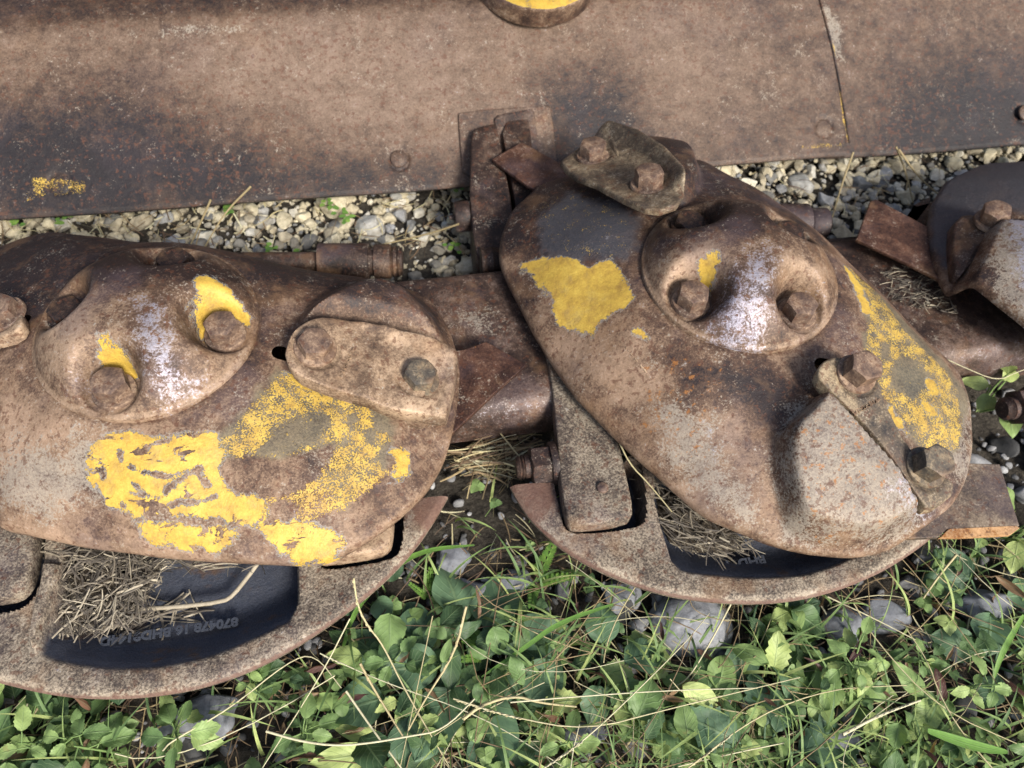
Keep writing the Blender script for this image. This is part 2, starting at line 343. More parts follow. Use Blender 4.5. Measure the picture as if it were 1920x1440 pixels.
# left disc: lobe behind the clamp (seen from its back), right disc: lobe in front
CLX = [(532,667),(536,645),(545,622),(563,606),(585,595),(610,592),(657,600),(717,614),(807,640),(853,657),(856,660),(858,692),(848,738),(838,778),(834,782),(815,782),(760,773),(730,766),(673,743),(620,727),(583,713),(550,697)]
lug(dL, [(540,640),(560,585),(610,545),(700,530),(780,548),(830,600),(858,660),(850,690),(780,650),(640,620)], [(560,592),(640,590),(740,616),(856,655)], .024, .022, excl=CLX)
CRX = [(1533,705),(1536,685),(1550,672),(1575,665),(1615,668),(1640,688),(1652,740),(1674,785),(1702,840),(1760,883),(1800,918),(1744,960),(1720,930),(1686,876),(1644,820),(1592,764),(1552,728)]
lug(dR, [(1545,690),(1520,735),(1495,775),(1452,812),(1443,860),(1452,930),(1463,990),(1500,1018),(1570,1038),(1640,1030),(1700,1000),(1745,960),(1740,900),(1650,770),(1590,700)], [(1540,705),(1580,760),(1630,815),(1680,874),(1726,940)], .026, .0100, excl=CRX)
lug(dR, [(1170,280),(1215,262),(1290,290),(1325,335),(1305,378),(1262,392),(1200,350)], [(1120,262),(1180,300),(1220,345),(1260,420)], .022, .014)
lug(dT, [(1840,420),(1900,420),(1990,440),(2050,520),(2030,620),(1960,680),(1900,655),(1840,615),(1790,570),(1786,540),(1815,480)], [(1852,425),(1825,470),(1792,535)], .028, .010, blift=.010)
dL.bumps.append(lambda x, y: -.006*np.exp(-((x-.196)**2+(y+.106)**2)/.022**2))
dL.bumps.append(lambda x, y: .0015*np.sin(x*70+1)*np.cos(y*55)); dR.bumps.append(lambda x, y: .0015*np.sin(x*60)*np.cos(y*65+2))

PAINT = {'L': dict(
  paint=[(5, [(205,815),(235,818),(300,822),(370,820),(400,815),(415,850),(400,880),(425,915),(440,940),(475,925),(492,950),(500,972),(470,985),(430,965),(385,965),(330,965),(280,965),(250,960),(205,940),(180,905),(165,870),(170,845)]),
         (3, [(262,985),(330,982),(400,1000),(430,1012),(400,1028),(330,1022),(280,1010)]), (3, [(395,993),(440,992),(450,1002),(420,1008)]),
         (5, [(492,985),(560,980),(600,988),(640,1018),(615,1042),(560,1045),(505,1015)]),
         (2, [(540,700),(590,708),(650,722),(705,740),(695,758),(640,742),(560,722)]),
         (3, [(735,845),(762,850),(765,880),(745,900),(730,895),(748,870)])],
  cutp=None, gouge=[(1.3, [(245,878),(262,885),(290,889),(312,896),(334,890)]), (2.2, [(312,924),(326,908),(345,897),(352,888),(378,876)]), (1.8, [(370,888),(378,899),(392,909)]), (1.6, [(320,950),(338,941),(372,941),(402,932)]), (1.7, [(255,848),(270,846),(285,834),(318,826)]), (3, [(225,851),(226,853)]), (3.4, [(189,884),(191,888)]), (2.6, [(250,911),(254,915)]), (2.5, [(229,947),(231,949)]), (1.5, [(245,925),(300,935)])],
  speck=[(1.02, [(520,692),(545,700),(600,712),(640,720),(700,745),(710,800),(765,835),(762,880),(720,905),(680,935),(650,960),(600,975),(560,990),(540,960),(500,955),(490,925),(540,925),(590,895),(620,845),(560,865),(480,865),(420,858),(390,830),(430,805),(470,755)])],
  nospeck=[[(530,800),(560,778),(600,772),(622,790),(600,825),(560,845),(510,855),(480,850)], [(415,865),(440,860),(480,870),(530,868),(590,845),(628,833),(600,860),(560,905),(520,925),(480,925),(445,942),(425,915),(405,880)], [(655,780),(668,785),(664,812),(654,810)], [(688,802),(708,806),(700,838),(686,832)], [(722,826),(745,832),(738,868),(718,880),(710,850)], [(505,945),(540,940),(556,955),(530,968),(505,962)]],
  primer=[[(520,690),(700,740),(745,800),(730,880),(640,950),(600,900),(628,833),(560,858),(430,858),(400,830),(470,750)]],
  tan=[[(0,720),(80,760),(250,800),(160,850),(180,930),(300,1000),(520,1055),(300,1050),(0,990)]],
  dark=[[(95,430),(400,470),(560,500),(790,540),(850,640),(600,560),(460,520),(250,470),(80,600),(-60,700),(-60,500)]],  # rear slope: shade laid into the rust colour
  pale=[[(0,850),(200,820),(200,940),(100,960),(0,960)]], shine=[], orange=[]),
 'R': dict(
  paint=[(5, [(982,495),(1015,484),(1060,487),(1110,502),(1142,488),(1160,515),(1186,558),(1172,575),(1135,588),(1112,625),(1092,622),(1048,602),(1042,565),(1012,525)]),
         (1.5, [(1183,621),(1200,620),(1217,632),(1205,634)]),
         (3, [(1585,500),(1600,515),(1622,560),(1640,590),(1620,585),(1606,545)]),
         (4, [(1738,712),(1752,715),(1756,738),(1742,735)]), (4, [(1733,760),(1750,765),(1762,785),(1745,782)]), (3, [(1668,762),(1690,790),(1700,812),(1680,798)])],
  cutp=[(1088,478),(1108,468),(1126,482),(1108,503),(1090,494)],
  speck=[(.98, [(1578,485),(1604,525),(1626,570),(1622,610),(1612,650),(1630,690),(1650,740),(1690,790),(1720,840),(1762,855),(1800,850),(1810,800),(1800,735),(1770,690),(1700,620),(1640,545)]),
         (.62, [(1010,380),(1100,350),(1180,400),(1190,470),(1140,490),(1060,480),(1000,440)])],
  nospeck=[[(1690,660),(1730,680),(1740,720),(1710,750),(1680,730),(1668,700)], [(1653,640),(1668,640),(1666,676),(1654,672)]],
  primer=[[(1590,500),(1626,570),(1612,650),(1650,740),(1720,840),(1800,850),(1815,740),(1760,670),(1640,545)]], blue=[[(1020,480),(1010,400),(1070,360),(1150,380),(1200,410),(1195,470),(1150,490),(1060,485)], [(1685,680),(1720,690),(1745,740),(1720,760),(1690,740)]],
  tan=[[(1040,650),(1180,620),(1240,700),(1160,760),(1100,720)], [(1180,800),(1400,760),(1430,960),(1330,970)]],
  dark=[[(1320,300),(1480,400),(1560,470),(1480,400),(1330,380),(1200,400),(1150,480),(1060,470),(940,480),(940,400),(1010,345)], [(1230,660),(1330,690),(1450,700),(1500,720),(1450,780),(1350,720),(1200,680)]],  # rear patch lays the shade of the back slope into the colour
  pale=[[(1240,760),(1340,780),(1380,900),(1430,1000),(1330,950),(1240,870)], [(1770,720),(1825,760),(1820,900),(1760,900)], (1.5, [(1490,770),(1610,790),(1740,930),(1700,990),(1600,1015),(1480,1000),(1460,880)])],
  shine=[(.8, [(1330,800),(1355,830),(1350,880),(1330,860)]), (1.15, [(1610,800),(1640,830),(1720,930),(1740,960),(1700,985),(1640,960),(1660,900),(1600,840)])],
  orange=[[(1450,800),(1600,790),(1740,930),(1700,1000),(1480,1010)], [(1200,640),(1360,680),(1330,900),(1180,820)], [(1480,990),(1560,1000),(1700,960),(1740,950),(1640,1030),(1520,1035)]]),
 'T': dict(paint=[], cutp=None, speck=[(.35, [(1790,340),(1860,330),(1960,340),(1960,415),(1870,412),(1800,380)])], nospeck=[], primer=[], blue=[[(1730,300),(2050,290),(2050,400),(1850,400),(1780,500),(1740,480)]],
  tan=[], dark=[[(1740,300),(2050,300),(2050,400),(1850,400),(1780,500),(1740,460)]], pale=[(1.7, [(1850,425),(1990,430),(1990,690),(1920,660),(1850,590),(1830,520)])], shine=[(1.35, [(1850,440),(1960,440),(1960,660),(1905,640),(1870,540)])], orange=[(1.25, [(1850,430),(1990,430),(1990,660),(1900,640)])])}  # lobe: white and orange rust, its lit face also brightened in colour
def field(P, polys, w):
    o = np.zeros(len(P))
    for p in polys:
        a, pl = p if isinstance(p, tuple) and np.isscalar(p[0]) else (1.0, p)
        o = np.maximum(o, a*ss(sdf(P, pl)/w+.5))
    return o
def paint_attrs(P, spec, on):
    mp = lambda pl: (pl[0], on(pl[1])) if isinstance(pl, tuple) and np.isscalar(pl[0]) else on(pl)
    a = np.full(len(P), -60.0)
    for b, pl in spec['paint']: a = np.maximum(a, sdf(P, mp(pl))*1000+b*.35)
    if spec.get('cutp'): a = np.minimum(a, -sdf(P, mp(spec['cutp']))*1000*2)
    for w_, pl in spec.get('gouge') or []: a = np.minimum(a, (sdf(P, mp(pl), closed=False)*1000-w_*.75)*1.8)
    sp = field(P, [(s_, mp(pl)) for s_, pl in spec['speck']], .010)
    for pl in spec['nospeck']: sp = sp*(1-.42*ss(sdf(P, mp(pl))/.006+.5))
    at = dict(scr=np.full(len(P), 1.0 if spec.get('gouge') else 0.0), paint=a, speck=sp, primer=field(P, [mp(p) for p in spec['primer']], .022), blue=field(P, [mp(p) for p in spec.get('blue', [])], .03), tan=field(P, [mp(p) for p in spec['tan']], .04),
              dark=field(P, [mp(p) for p in spec['dark']], .035), pale=field(P, [mp(p) for p in spec['pale']], .03),
              shine=field(P, [(s_, mp(pl)) for s_, pl in spec['shine']], .032), orange=field(P, [mp(p) for p in spec['orange']], .02))
    return at
def make_plate(disc, key, root, slots):
    nt, nr = 560, 120
    th = np.linspace(-np.pi, np.pi, nt, endpoint=False); R = disc.R(th)
    s = np.linspace(.25, 1, nr)**.9; s[-1] = 1
    rings = []
    Rg = R[:, None]*s[None]; X = disc.c[0]+Rg*np.cos(th)[:, None]; Y = disc.c[1]+Rg*np.sin(th)[:, None]
    Z = disc.z(X.ravel(), Y.ravel()).reshape(X.shape)
    e = (R[:, None]-Rg); Z = Z-.0025*np.clip(1-e/.003, 0, 1)**2
    V = np.stack([X, Y, Z+ZC], -1)
    lowX = disc.c[0]+(R-.0005)*np.cos(th); lowY = disc.c[1]+(R-.0005)*np.sin(th)
    rows = [V]
    l1 = np.stack([lowX, lowY, Z[:, -1]+ZC-.005], -1)[:, None]
    k = [-8, -16]; und = []
    for i in k: und.append(np.stack([X[:, i], Y[:, i], Z[:, i]+ZC-.007], -1)[:, None])
    A = np.concatenate([V, l1]+und, 1); nv = A.shape[1]
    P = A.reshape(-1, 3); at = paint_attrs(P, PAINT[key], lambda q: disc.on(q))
    edge = np.zeros((nt, nv)); edge[:, :nr] = np.clip(1-e/.004, 0, 1); at['tan'] = at['tan']+.5*edge.ravel()
    cut = np.full(len(P), -5.0)
    for a, b, w_ in slots:
        pa, pb = disc.on([a])[0], disc.on([b])[0]
        cut = np.maximum(cut, (w_-sdf(P, np.array([pa, pb]), closed=False))*1000)
    at['cut'] = cut
    return mk('disc_plate', P, gridf(nt, nv, True), M['disc'], root, attrs=at, sharp=55)
CAPH = .035
def make_cap(disc, root, phase, pspec):
    nt, nr = 300, 110; th = np.linspace(0, 2*np.pi, nt, endpoint=False)
    r = np.r_[np.linspace(.0005, .0725, nr), .0735, .0748, .0755, .0755]
    X = r[None]*np.cos(th)[:, None]; Y = r[None]*np.sin(th)[:, None]
    u = np.clip(r/.0735, 0, 1)[None]; Z = CAPH*(1-u**2.8)**.9*np.ones_like(X); Z = Z + .0035*(1-ss((u-.85)/.15))*0
    for k in range(4):
        a = phase+k*math.pi/2; bx, by = .0555*math.cos(a), .0555*math.sin(a)
        d = np.hypot(X-bx, Y-by)
        # pocket opens outwards: compress outward distance
        v_ = np.clip((d-.0162)/.0155, 0, 1); m = (1-(1-v_)**2.8)*ss(v_*7)
        Z = Z*m
    Z += .0012*np.exp(-((X-.02)**2+(Y+.01)**2)/.01**2)
    Z = Z+.0022; Z[:, -3:] = np.array([.0018, .0008, -.003])
    P = np.stack([X+disc.c[0], Y+disc.c[1], Z+ZC], -1).reshape(-1, 3)
    def on(q):
        return W(q, .014)
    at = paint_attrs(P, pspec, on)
    rimm = (np.hypot(P[:, 0]-disc.c[0], P[:, 1]-disc.c[1]) > .0722); at['tan'] = at['tan']+.35*rimm
    return mk('hub_cap', P, gridf(nt, len(r), True), M['cap'], root, attrs=at, sharp=70)
ES = dict(paint=[], cutp=None, speck=[], nospeck=[], primer=[], tan=[], dark=[], pale=[], shine=[], orange=[])
CP_L = dict(ES, paint=[(1, [(385,545),(410,540),(435,550),(445,560),(460,580),(455,592),(430,575),(405,580),(380,610),(365,620),(362,600),(380,575)]), (1, [(200,662),(225,660),(245,675),(245,688),(225,685),(200,690),(185,690)])],
  speck=[(.7, [(360,640),(370,590),(395,575),(410,590),(385,610),(378,640)]), (.5, [(160,740),(175,700),(200,690),(180,720),(170,750)]), (.3, [(270,500),(420,505),(420,520),(280,520)])],
  tan=[[(80,620),(180,620),(250,720),(240,780),(120,750)], [(400,640),(470,640),(440,700),(380,740)]], dark=[[(130,520),(250,470),(450,500),(440,540),(300,560),(180,560)]],
  shine=[(.85, [(265,600),(330,600),(350,690),(385,700),(360,740),(290,760),(270,700)]), (.65, [(130,700),(160,690),(150,740),(130,740)])])
CP_R = dict(ES, paint=[(1, [(1307,508),(1330,507),(1337,525),(1334,550),(1325,535)])],
  speck=[(.65, [(1440,590),(1450,550),(1490,540),(1530,560),(1535,590),(1520,580),(1490,560),(1465,575)]), (.45, [(1250,440),(1370,428),(1375,440),(1300,450)])],
  tan=[[(1240,500),(1320,490),(1330,540),(1260,540)], [(1450,520),(1550,520),(1560,600),(1540,560),(1470,540)]], dark=[[(1230,440),(1400,380),(1500,440),(1400,470),(1260,480)]],
  shine=[(.95, [(1345,560),(1385,505),(1440,500),(1440,560),(1440,645),(1390,655),(1320,640)]), (.5, [(1520,520),(1560,560),(1540,610)])])
# ---- bolts
def hexhead(af, h, z=0, n=48, flange=None, fh=.0022, marks=0):
    th = np.linspace(0, 2*np.pi, n, endpoint=False); ap = af/2
    hr = ap/np.cos((th+np.pi/6) % (np.pi/3)-np.pi/6)
    V = []; rings = []
    z0 = z
    if flange:
        for r, zz in ((flange, z0-.001), (flange, z0+fh*.5), (flange*.96, z0+fh), (ap*1.0, z0+fh+.0002)): rings.append((np.full(n, r), np.full(n, zz)))
        z0 = z0+fh
    rings += [(hr*.99, np.full(n, z0)), (hr, np.full(n, z0+.0004)), (hr, h+z0-(hr-ap*.95)*.55-.0006), (hr*.985, h+z0-(hr-ap*.95)*.5), (np.full(n, ap*.93), np.full(n, z0+h)), (np.full(n, ap*.9), np.full(n, z0+h+.0001)), (np.full(n, .0001), np.full(n, z0+h-.0003))]
    V = np.vstack([np.c_[r*np.cos(th), r*np.sin(th), zz] for r, zz in rings]); j = np.arange(n); jn = (j+1) % n
    Fc = np.vstack([np.c_[i*n+j, i*n+jn, (i+1)*n+jn, (i+1)*n+j] for i in range(len(rings)-1)])
    if marks:
        B = Batch(); B.add(V, Fc)
        for k in range(marks):
            a = 2*np.pi*k/marks+.3; p = [np.array([math.cos(a)*r, math.sin(a)*r, z0+h]) for r in (ap*.28, ap*.5, ap*.75)]
            v, f = tube(p, [.0003, .00045, .0003], 6); B.add(v, f)
        return np.vstack(B.V), np.vstack(B.F)
    return V, Fc
MESH = {}
def bolt(parent, loc, key, normal=(0, 0, 1), rot=0.0, name='bolt', mat='bolt', **kw):
    """a bolt as child at world location loc"""
    if key not in MESH:
        V, Fc = hexhead(**kw); o = mk(name, V, Fc, M[mat], None, sharp=28); MESH[key] = o.data; first = o
    else:
        first = bpy.data.objects.new(name, MESH[key]); C.objects.link(first)
    if parent is not None: first.parent = parent; first.location = np.asarray(loc)-org(parent)
    else: first.location = loc
    q = Vector(normal).to_track_quat('Z', 'Y'); first.rotation_euler = (q.to_matrix() @ Matrix.Rotation(rot, 3, 'Z')).to_euler()
    return first
def text(name, body, p0, p1, size, mat, parent, z0, z1, ext=.0006, flip=False):
    """raised cast letters running from p0 to p1 (world xy), standing on heights z0..z1 (relative)"""
    cu = bpy.data.curves.new(name, 'FONT'); cu.body = body; cu.size = size; cu.extrude = ext; cu.bevel_depth = .00015; cu.offset = .00022; cu.bevel_resolution = 1
    tmp = bpy.data.objects.new('tmp', cu); C.objects.link(tmp); dg = bpy.context.evaluated_depsgraph_get()
    me = bpy.data.meshes.new_from_object(tmp.evaluated_get(dg)); V = np.array([v.co[:] for v in me.vertices]); Fc = [list(p.vertices) for p in me.polygons]
    bpy.data.objects.remove(tmp); bpy.data.curves.remove(cu); bpy.data.meshes.remove(me)
    p0 = np.array(p0, float); p1 = np.array(p1, float); L = np.linalg.norm(p1-p0); V[:, 0] *= L/(V[:, 0].max()+1e-9)
    ex = (p1-p0)/L; ey = np.array([-ex[1], ex[0]]); t = V[:, 0]/L
    Q = np.c_[p0[None]+V[:, :1]*ex+V[:, 1:2]*ey, V[:, 2]+z0*(1-t)+z1*t+ZC]
    return Q, Fc
def surf_n(f, x, y, e=.004):
    g = lambda a, b: float(np.asarray(f(np.array([a]), np.array([b])))[0])
    n = np.array([-(g(x+e, y)-g(x-e, y))/(2*e), -(g(x, y+e)-g(x, y-e))/(2*e), 1.0]); return n/np.linalg.norm(n)
def cap_bolts(disc, cap, phase, fr=(0, 1)):
    for k in range(4):
        a = phase+k*math.pi/2
        bolt(cap, (disc.c[0]+.0555*math.cos(a), disc.c[1]+.0555*math.sin(a), ZC+.0024), 'capbolt' if k in fr else 'capboltback', rot=.3+.12*k, name='cap_bolt', mat='bolt' if k in fr else 'deckdark', af=.0205, h=.012 if k in fr else .007, flange=.0142, fh=.003)  # rear bolts take a darker metal that stands in for shade
cl_on = {}
def clamp(disc, root, px, top, lift, bolts, steps=(), label=None, ridges=(), rnd=1, thick=.012, mat='clamp'):
    """forged blade holder: outline traced on the photo, resting on the disc"""
    poly = disc.on(px, lift)
    zf0 = lambda x, y: disc.z0(np.asarray(x), np.asarray(y))+lift
    # fit a plane so that the forging is flat, then add its humps
    P = np.vstack([poly, [poly.mean(0)]]); zz = zf0(P[:, 0], P[:, 1]); A = np.c_[P, np.ones(len(P))]; co = np.linalg.lstsq(A, zz, rcond=None)[0]
    onp = lambda q: Wpl(q, np.array([0, 0, co[2]+ZC]), np.array([-co[0], -co[1], 1.0]))[:, :2]
    poly = onp(px); pl = lambda x, y: co[0]*x+co[1]*y+co[2]
    bl = [(onp([b[0]])[0], b) for b in bolts]
    hs = [(onp([h[0]])[0], h[1], h[2]) for h in steps]; rd = [(onp(q), h, r) for q, h, r in ridges]
    def zt(x, y):
        z = pl(x, y)
        for c, h, r in hs: z = z+h*np.exp(-((x-c[0])**2+(y-c[1])**2)/r**2)
        for q, h, r in rd: d = sdf(np.c_[np.ravel(x), np.ravel(y)], q, closed=False).reshape(np.shape(x)); z = z+h*ss(1-d/r)
        for c, b in bl:
            d = np.hypot(x-c[0], y-c[1]); z = z*1+0
            z = np.where(d < .02, z+(-.0014)*(1-ss((d-.0145)/.003)), z)
        return z+ZC
    def darkf(A):
        o = np.zeros(len(A))
        return o
    cl = slab('blade_clamp', poly, zt, thick, M[mat], root, bevel=.0018, nr=40, rnd=rnd, step=.0016)
    if label: cl['label'] = label
    n = np.array([-co[0]*.5, -co[1]*.5, 1.0]); n /= np.linalg.norm(n)
    for c, b in bl:
        z = float(pl(c[0], c[1])); kw = dict(af=.0205, h=b[1], flange=.0145)
        bolt(cl, (c[0], c[1], z+ZC-.0012), b[2], normal=n, rot=b[3], name='clamp_bolt', mat='bolt_grey' if 'mark' in b[2] or 'tall' in b[2] or 'long2' in b[2] else 'bolt', **dict(kw, **(dict(marks=6) if 'mark' in b[2] else {})))
    cl_on[cl.name] = onp
    return cl, zt
def blade(root, px, z, tilt=None, sharp=None, th=.004, mat='blade'):
    p = W(px, z); f = (lambda x, y: np.zeros_like(x)+z+ZC) if tilt is None else tilt
    b = slab('blade', p, f, th, M[mat], root, bevel=.0007, nr=10, rnd=0, step=.003)
    if sharp:
        q = W(sharp, z); slab('cutting_edge', q, lambda x, y: np.zeros_like(x)+z+ZC+.0004, .0036, M['sharp'], b, bevel=.0004, nr=4, rnd=0)
    return b

rootL = tag(empty('cutter_disc', (0, 0, ZC-.06)), 'large rusty mower disc at the left with wide flaking yellow paint below its cap', 'mower disc', 'mower discs along the cutter bar')
make_plate(dL, 'L', rootL, [((524, 661), (552, 668), .0052), ((45, 601), (20, 612), .0052)])
capL = make_cap(dL, rootL, math.radians(-106), CP_L); cap_bolts(dL, capL, math.radians(-106))
clL, zL = clamp(dL, rootL, [(532,667),(536,645),(545,622),(563,606),(585,595),(610,592),(657,600),(717,614),(807,640),(853,657),(856,660),(858,692),(848,738),(838,778),(834,782),(815,782),(760,773),(730,766),(673,743),(620,727),(583,713),(550,697)], 0, .024,
   [((590, 652), .0085, 'clampbolt', .2), ((785, 712), .0105, 'clampboltmark', .35)], thick=.014, steps=[((590,655), -.0015, .02)], ridges=[([(690,600),(740,614),(790,632),(846,662)], .0035, .014), ([(730,612),(712,660),(690,740)], .0024, .010), ([(800,655),(785,740)], .004, .030), ([(850,668),(850,705),(832,772)], .003, .006)])
slab('clamp_nut', W([(752,772),(760,785),(785,792),(808,782),(812,770),(780,762)], -.03), lambda x, y: np.zeros_like(x)-.030+ZC, .012, M['clamp'], rootL, bevel=.002, rnd=2)
def put_text(nm, body, pa, pb, disc, lift, size, mat, parent, zfun=None, ext=.0009):
    q = (cl_on[parent.name] if parent.name in cl_on else (lambda v: disc.on(v, lift)))([pa, pb]); z = [float(zfun(q[i:i+1, 0], q[i:i+1, 1])[0])-ZC for i in (0, 1)] if zfun else list(disc.z(q[:, 0], q[:, 1]))
    V, Fc = text(nm, body, q[0], q[1], size, mat, parent, z[0], z[1], ext); return mk(nm, V, Fc, M[mat], parent, smooth=False)
put_text('cast_number', 'DF69687Z', (641, 709), (664, 652), dL, .024, .0078, 'clamp', clL, zL)
blade(rootL, [(835,660),(870,655),(912,640),(988,683),(936,729),(842,818),(800,780)], -.058)
# left clamp, mostly outside the frame
clamp(dL, rootL, [(-140,560),(-60,545),(10,553),(38,580),(42,612),(10,632),(-60,640),(-140,650)], 0, .014, [((8, 588), .0085, 'clampbolt', .5), ((-95, 600), .0105, 'clampboltmark', .1)], label='blade clamp cut by the left edge of the photo')

rootR = tag(empty('cutter_disc', (D, 0, ZC-.06)), 'rusty mower disc at centre right, yellow patch upper left, big raised lobe lower right', 'mower disc', 'mower discs along the cutter bar')
make_plate(dR, 'R', rootR, [((1541, 684), (1566, 690), .0055)])
capR = make_cap(dR, rootR, math.radians(-60), CP_R); cap_bolts(dR, capR, math.radians(-60), (0, 3))
clR, zR = clamp(dR, rootR, CRX, 0, .022,
   [((1605, 700), .014, 'longbolt', .3), ((1735, 875), .015, 'tallbolt', .45)], mat='clampdark')
put_text('cast_number', 'DF69687Z', (1601, 779), (1650, 750), dR, .022, .0075, 'clamp', clR, zR)
blade(rootR, [(1760,872),(1815,868),(1875,870),(1912,985),(1905,988),(1775,992),(1760,1007),(1640,1012),(1660,940)], -.058, sharp=[(1762,1008),(1778,992),(1905,986),(1912,990),(1895,1003),(1800,1008)], mat='bladetan')
clU, zU = clamp(dR, rootR, [(1051,301),(1078,281),(1108,258),(1128,248),(1145,248),(1190,264),(1240,297),(1275,335),(1284,362),(1270,384),(1240,394),(1212,391),(1170,372),(1120,345),(1080,330),(1062,316)], .008, .024,
   [((1112, 292), .012, 'longbolt2', .1), ((1216, 345), .0125, 'clampbolt2', .6)], rnd=0, ridges=[([(1138,250),(1190,268),(1240,300),(1278,345)], .014, .015)], thick=.007, mat='clampdark', label='dark raised blade clamp at the top of the disc, hung with spider web')
blade(rootR, [(922,298),(978,266),(1085,325),(1120,360),(1050,385),(990,348)], -.058)
V, Fc = (lambda q: text('x', 'MOO UE', q[0], q[1], .0062, 'disc', None, *[float(v)+.0001 for v in dR.z(q[:, 0], q[:, 1])], .0003))(dR.on([(1172, 652), (1212, 697)]))
mk('stamped_letters', V, Fc, M['clamp'], rootR, smooth=False)

rootT = tag(empty('cutter_disc', (2*D, 0, ZC-.06)), 'dark mower disc at the right edge with blue-grey back and rusty white-worn lobe', 'mower disc', 'mower discs along the cutter bar')
make_plate(dT, 'T', rootT, [])
capT = make_cap(dT, rootT, math.radians(-30), ES); cap_bolts(dT, capT, math.radians(-30), (0, 3))
clamp(dT, rootT, [(1790,405),(1850,398),(1920,410),(1990,420),(1990,450),(1920,440),(1850,440),(1820,475),(1795,530),(1785,460)], 0, .012, [((1862, 412), .011, 'clampbolt2', .2)], mat='bar')
blade(rootT, [(1606,448),(1632,377),(1642,373),(1740,425),(1790,470),(1790,530),(1770,527),(1700,492)], -.056)

# ------------------------------------------------------------ cutter bar, shoes
rootB = tag(empty('cutter_bar', (D*.7, 0, ZC-.09)), 'long dark rusty cutter bar running under the three discs with grey shoes in front', 'cutter bar')
def extrude_x(prof, x0, x1, nx, name, mat, parent, wob=.0006, attrs=None):
    prof = np.asarray(prof, float); prof = dens(prof, .004, closed=True)
    xs = np.linspace(x0, x1, nx); n = len(prof)
    V = np.array([[(x, p[0], p[1]+ZC) for p in prof] for x in xs])
    for i, x in enumerate(xs): V[i, :, 2] += wob*math.sin(x*31)+wob*np.sin(prof[:, 0]*90+x*17)
    Fc = gridf(nx, n); last = np.arange(nx-1)
    Fc = np.vstack([Fc, np.c_[last*n+n-1, (last+1)*n+n-1, (last+1)*n, last*n]])
    P = V.reshape(-1, 3); at = attrs(P) if attrs else None
    o = mk(name, P, Fc, mat, parent, sharp=50, attrs=at)
    return o
yr = float(W([(845, 512)], -.074)[0, 1]); yf = float(W([(930, 748)], -.074)[0, 1]); yb = float(W([(940, 806)], -.100)[0, 1])
arc = [(yb+(yf-yb)*(1-math.cos(a))*1.0, -.100+.026*math.sin(a)) for a in np.linspace(0, math.pi/2, 10)]
extrude_x([(yr, -.115), (yr, -.078), (yr-.004, -.074)]+arc[::-1]+[(yb, -.112)], -.7, 1.6, 260, 'bar_body', M['bar'], rootB,
   attrs=lambda P: dict(shine=.36*np.exp(-((P[:, 1]-(yf-.006))/.010)**2)*(P[:, 0] > .12), tan=np.exp(-((P[:, 1]-yf)/.014)**2)*.8, pale=.6*np.exp(-((P[:, 0]-.235)**2+(P[:, 1]-.035)**2)/.02**2)))  # shine strip paints the highlight along the front curve
# ghost of a casting mark on the bar
q = W([(868, 592), (936, 577)], -.074); V, Fc = text('x', 'ITCAMX', q[0], q[1], .0085, 'bar', None, -.0736, -.0736, .0004); mk('cast_letters', V, Fc, M['bar'], rootB, smooth=False)

def shoe(name, outer, rear, cav, notches, pside, tip, ridge=None, zt=-.084, label=None):
    """curved rock guard: columns from the curved outer lip back to the bar"""
    O = dens(chaikin(W(outer, zt), 2, closed=False), .0016, closed=False); Rr = W(rear, zt)
    xs = O[:, 0]; k = np.argsort(Rr[:, 0]); yi = np.interp(xs, Rr[k, 0], Rr[k, 1])
    t = np.r_[np.linspace(0, .02, 4), np.linspace(.02, 1, 104)[1:]]
    X = np.repeat(xs[:, None], len(t), 1); Y = O[:, 1][:, None]+(yi-O[:, 1])[:, None]*t
    P = np.c_[X.ravel(), Y.ravel()]
    cavp = W(cav, zt); z = np.full(len(P), zt)
    so = sdf(P, O, closed=False)
    z -= .0035*np.clip(1-so/.006, 0, 1)**2                     # lip rolls down
    z += .002*ss((.03-so)/.02)
    dc = sdf(P, chaikin(cavp, 1)); arcd = sdf(P, W(pside, zt), closed=False)
    z -= np.where(dc > 0, .024*ss(np.clip(dc/.0022, 0, 1))*ss(np.clip(arcd/.034, 0, 1)*.90+.10), 0)
    if ridge: z += .007*ss(sdf(P, W(ridge, zt))/.003+.3)
    nd = np.full(len(P), -1.0)
    for nn in notches: d = sdf(P, chaikin(W(nn, zt), 1)); z -= .030*ss(d/.0016+.3); nd = np.maximum(nd, d)
    cavm = ss(dc/.003); Z = z.reshape(X.shape)
    A = np.stack([X, Y, Z+ZC], -1)
    down = np.stack([X[:, 0], Y[:, 0]+.0008, Z[:, 0]+ZC-.0045], -1)[:, None]; down2 = np.stack([X[:, 0], Y[:, 0]+.012, Z[:, 0]+ZC-.009], -1)[:, None]
    A = np.concatenate([down2, down, A], 1); nv = A.shape[1]; P3 = A.reshape(-1, 3)
    pad = lambda a: np.concatenate([np.zeros((len(xs), 2)), a.reshape(X.shape)], 1).ravel()
    tipd = np.hypot(P[:, 0]-W([tip], zt)[0, 0], P[:, 1]-W([tip], zt)[0, 1]); at = dict(cav=pad(np.maximum(cavm, ss(nd/.002)*1.0)), tan=pad(np.clip(1-so/.010, 0, 1)*.3), orange=pad(np.clip(1-so/.004, 0, 1)*.8), red=pad(np.maximum(ss(1-so/.004)*.8, ss(1.3-tipd/.034))))  # shade of the notch gaps is painted with the pocket colour
    o = mk('skid_shoe', P3, gridf(len(xs), nv), M['shoe2'], rootB, attrs=at, sharp=50)
    if label: o['label'] = label
    return o
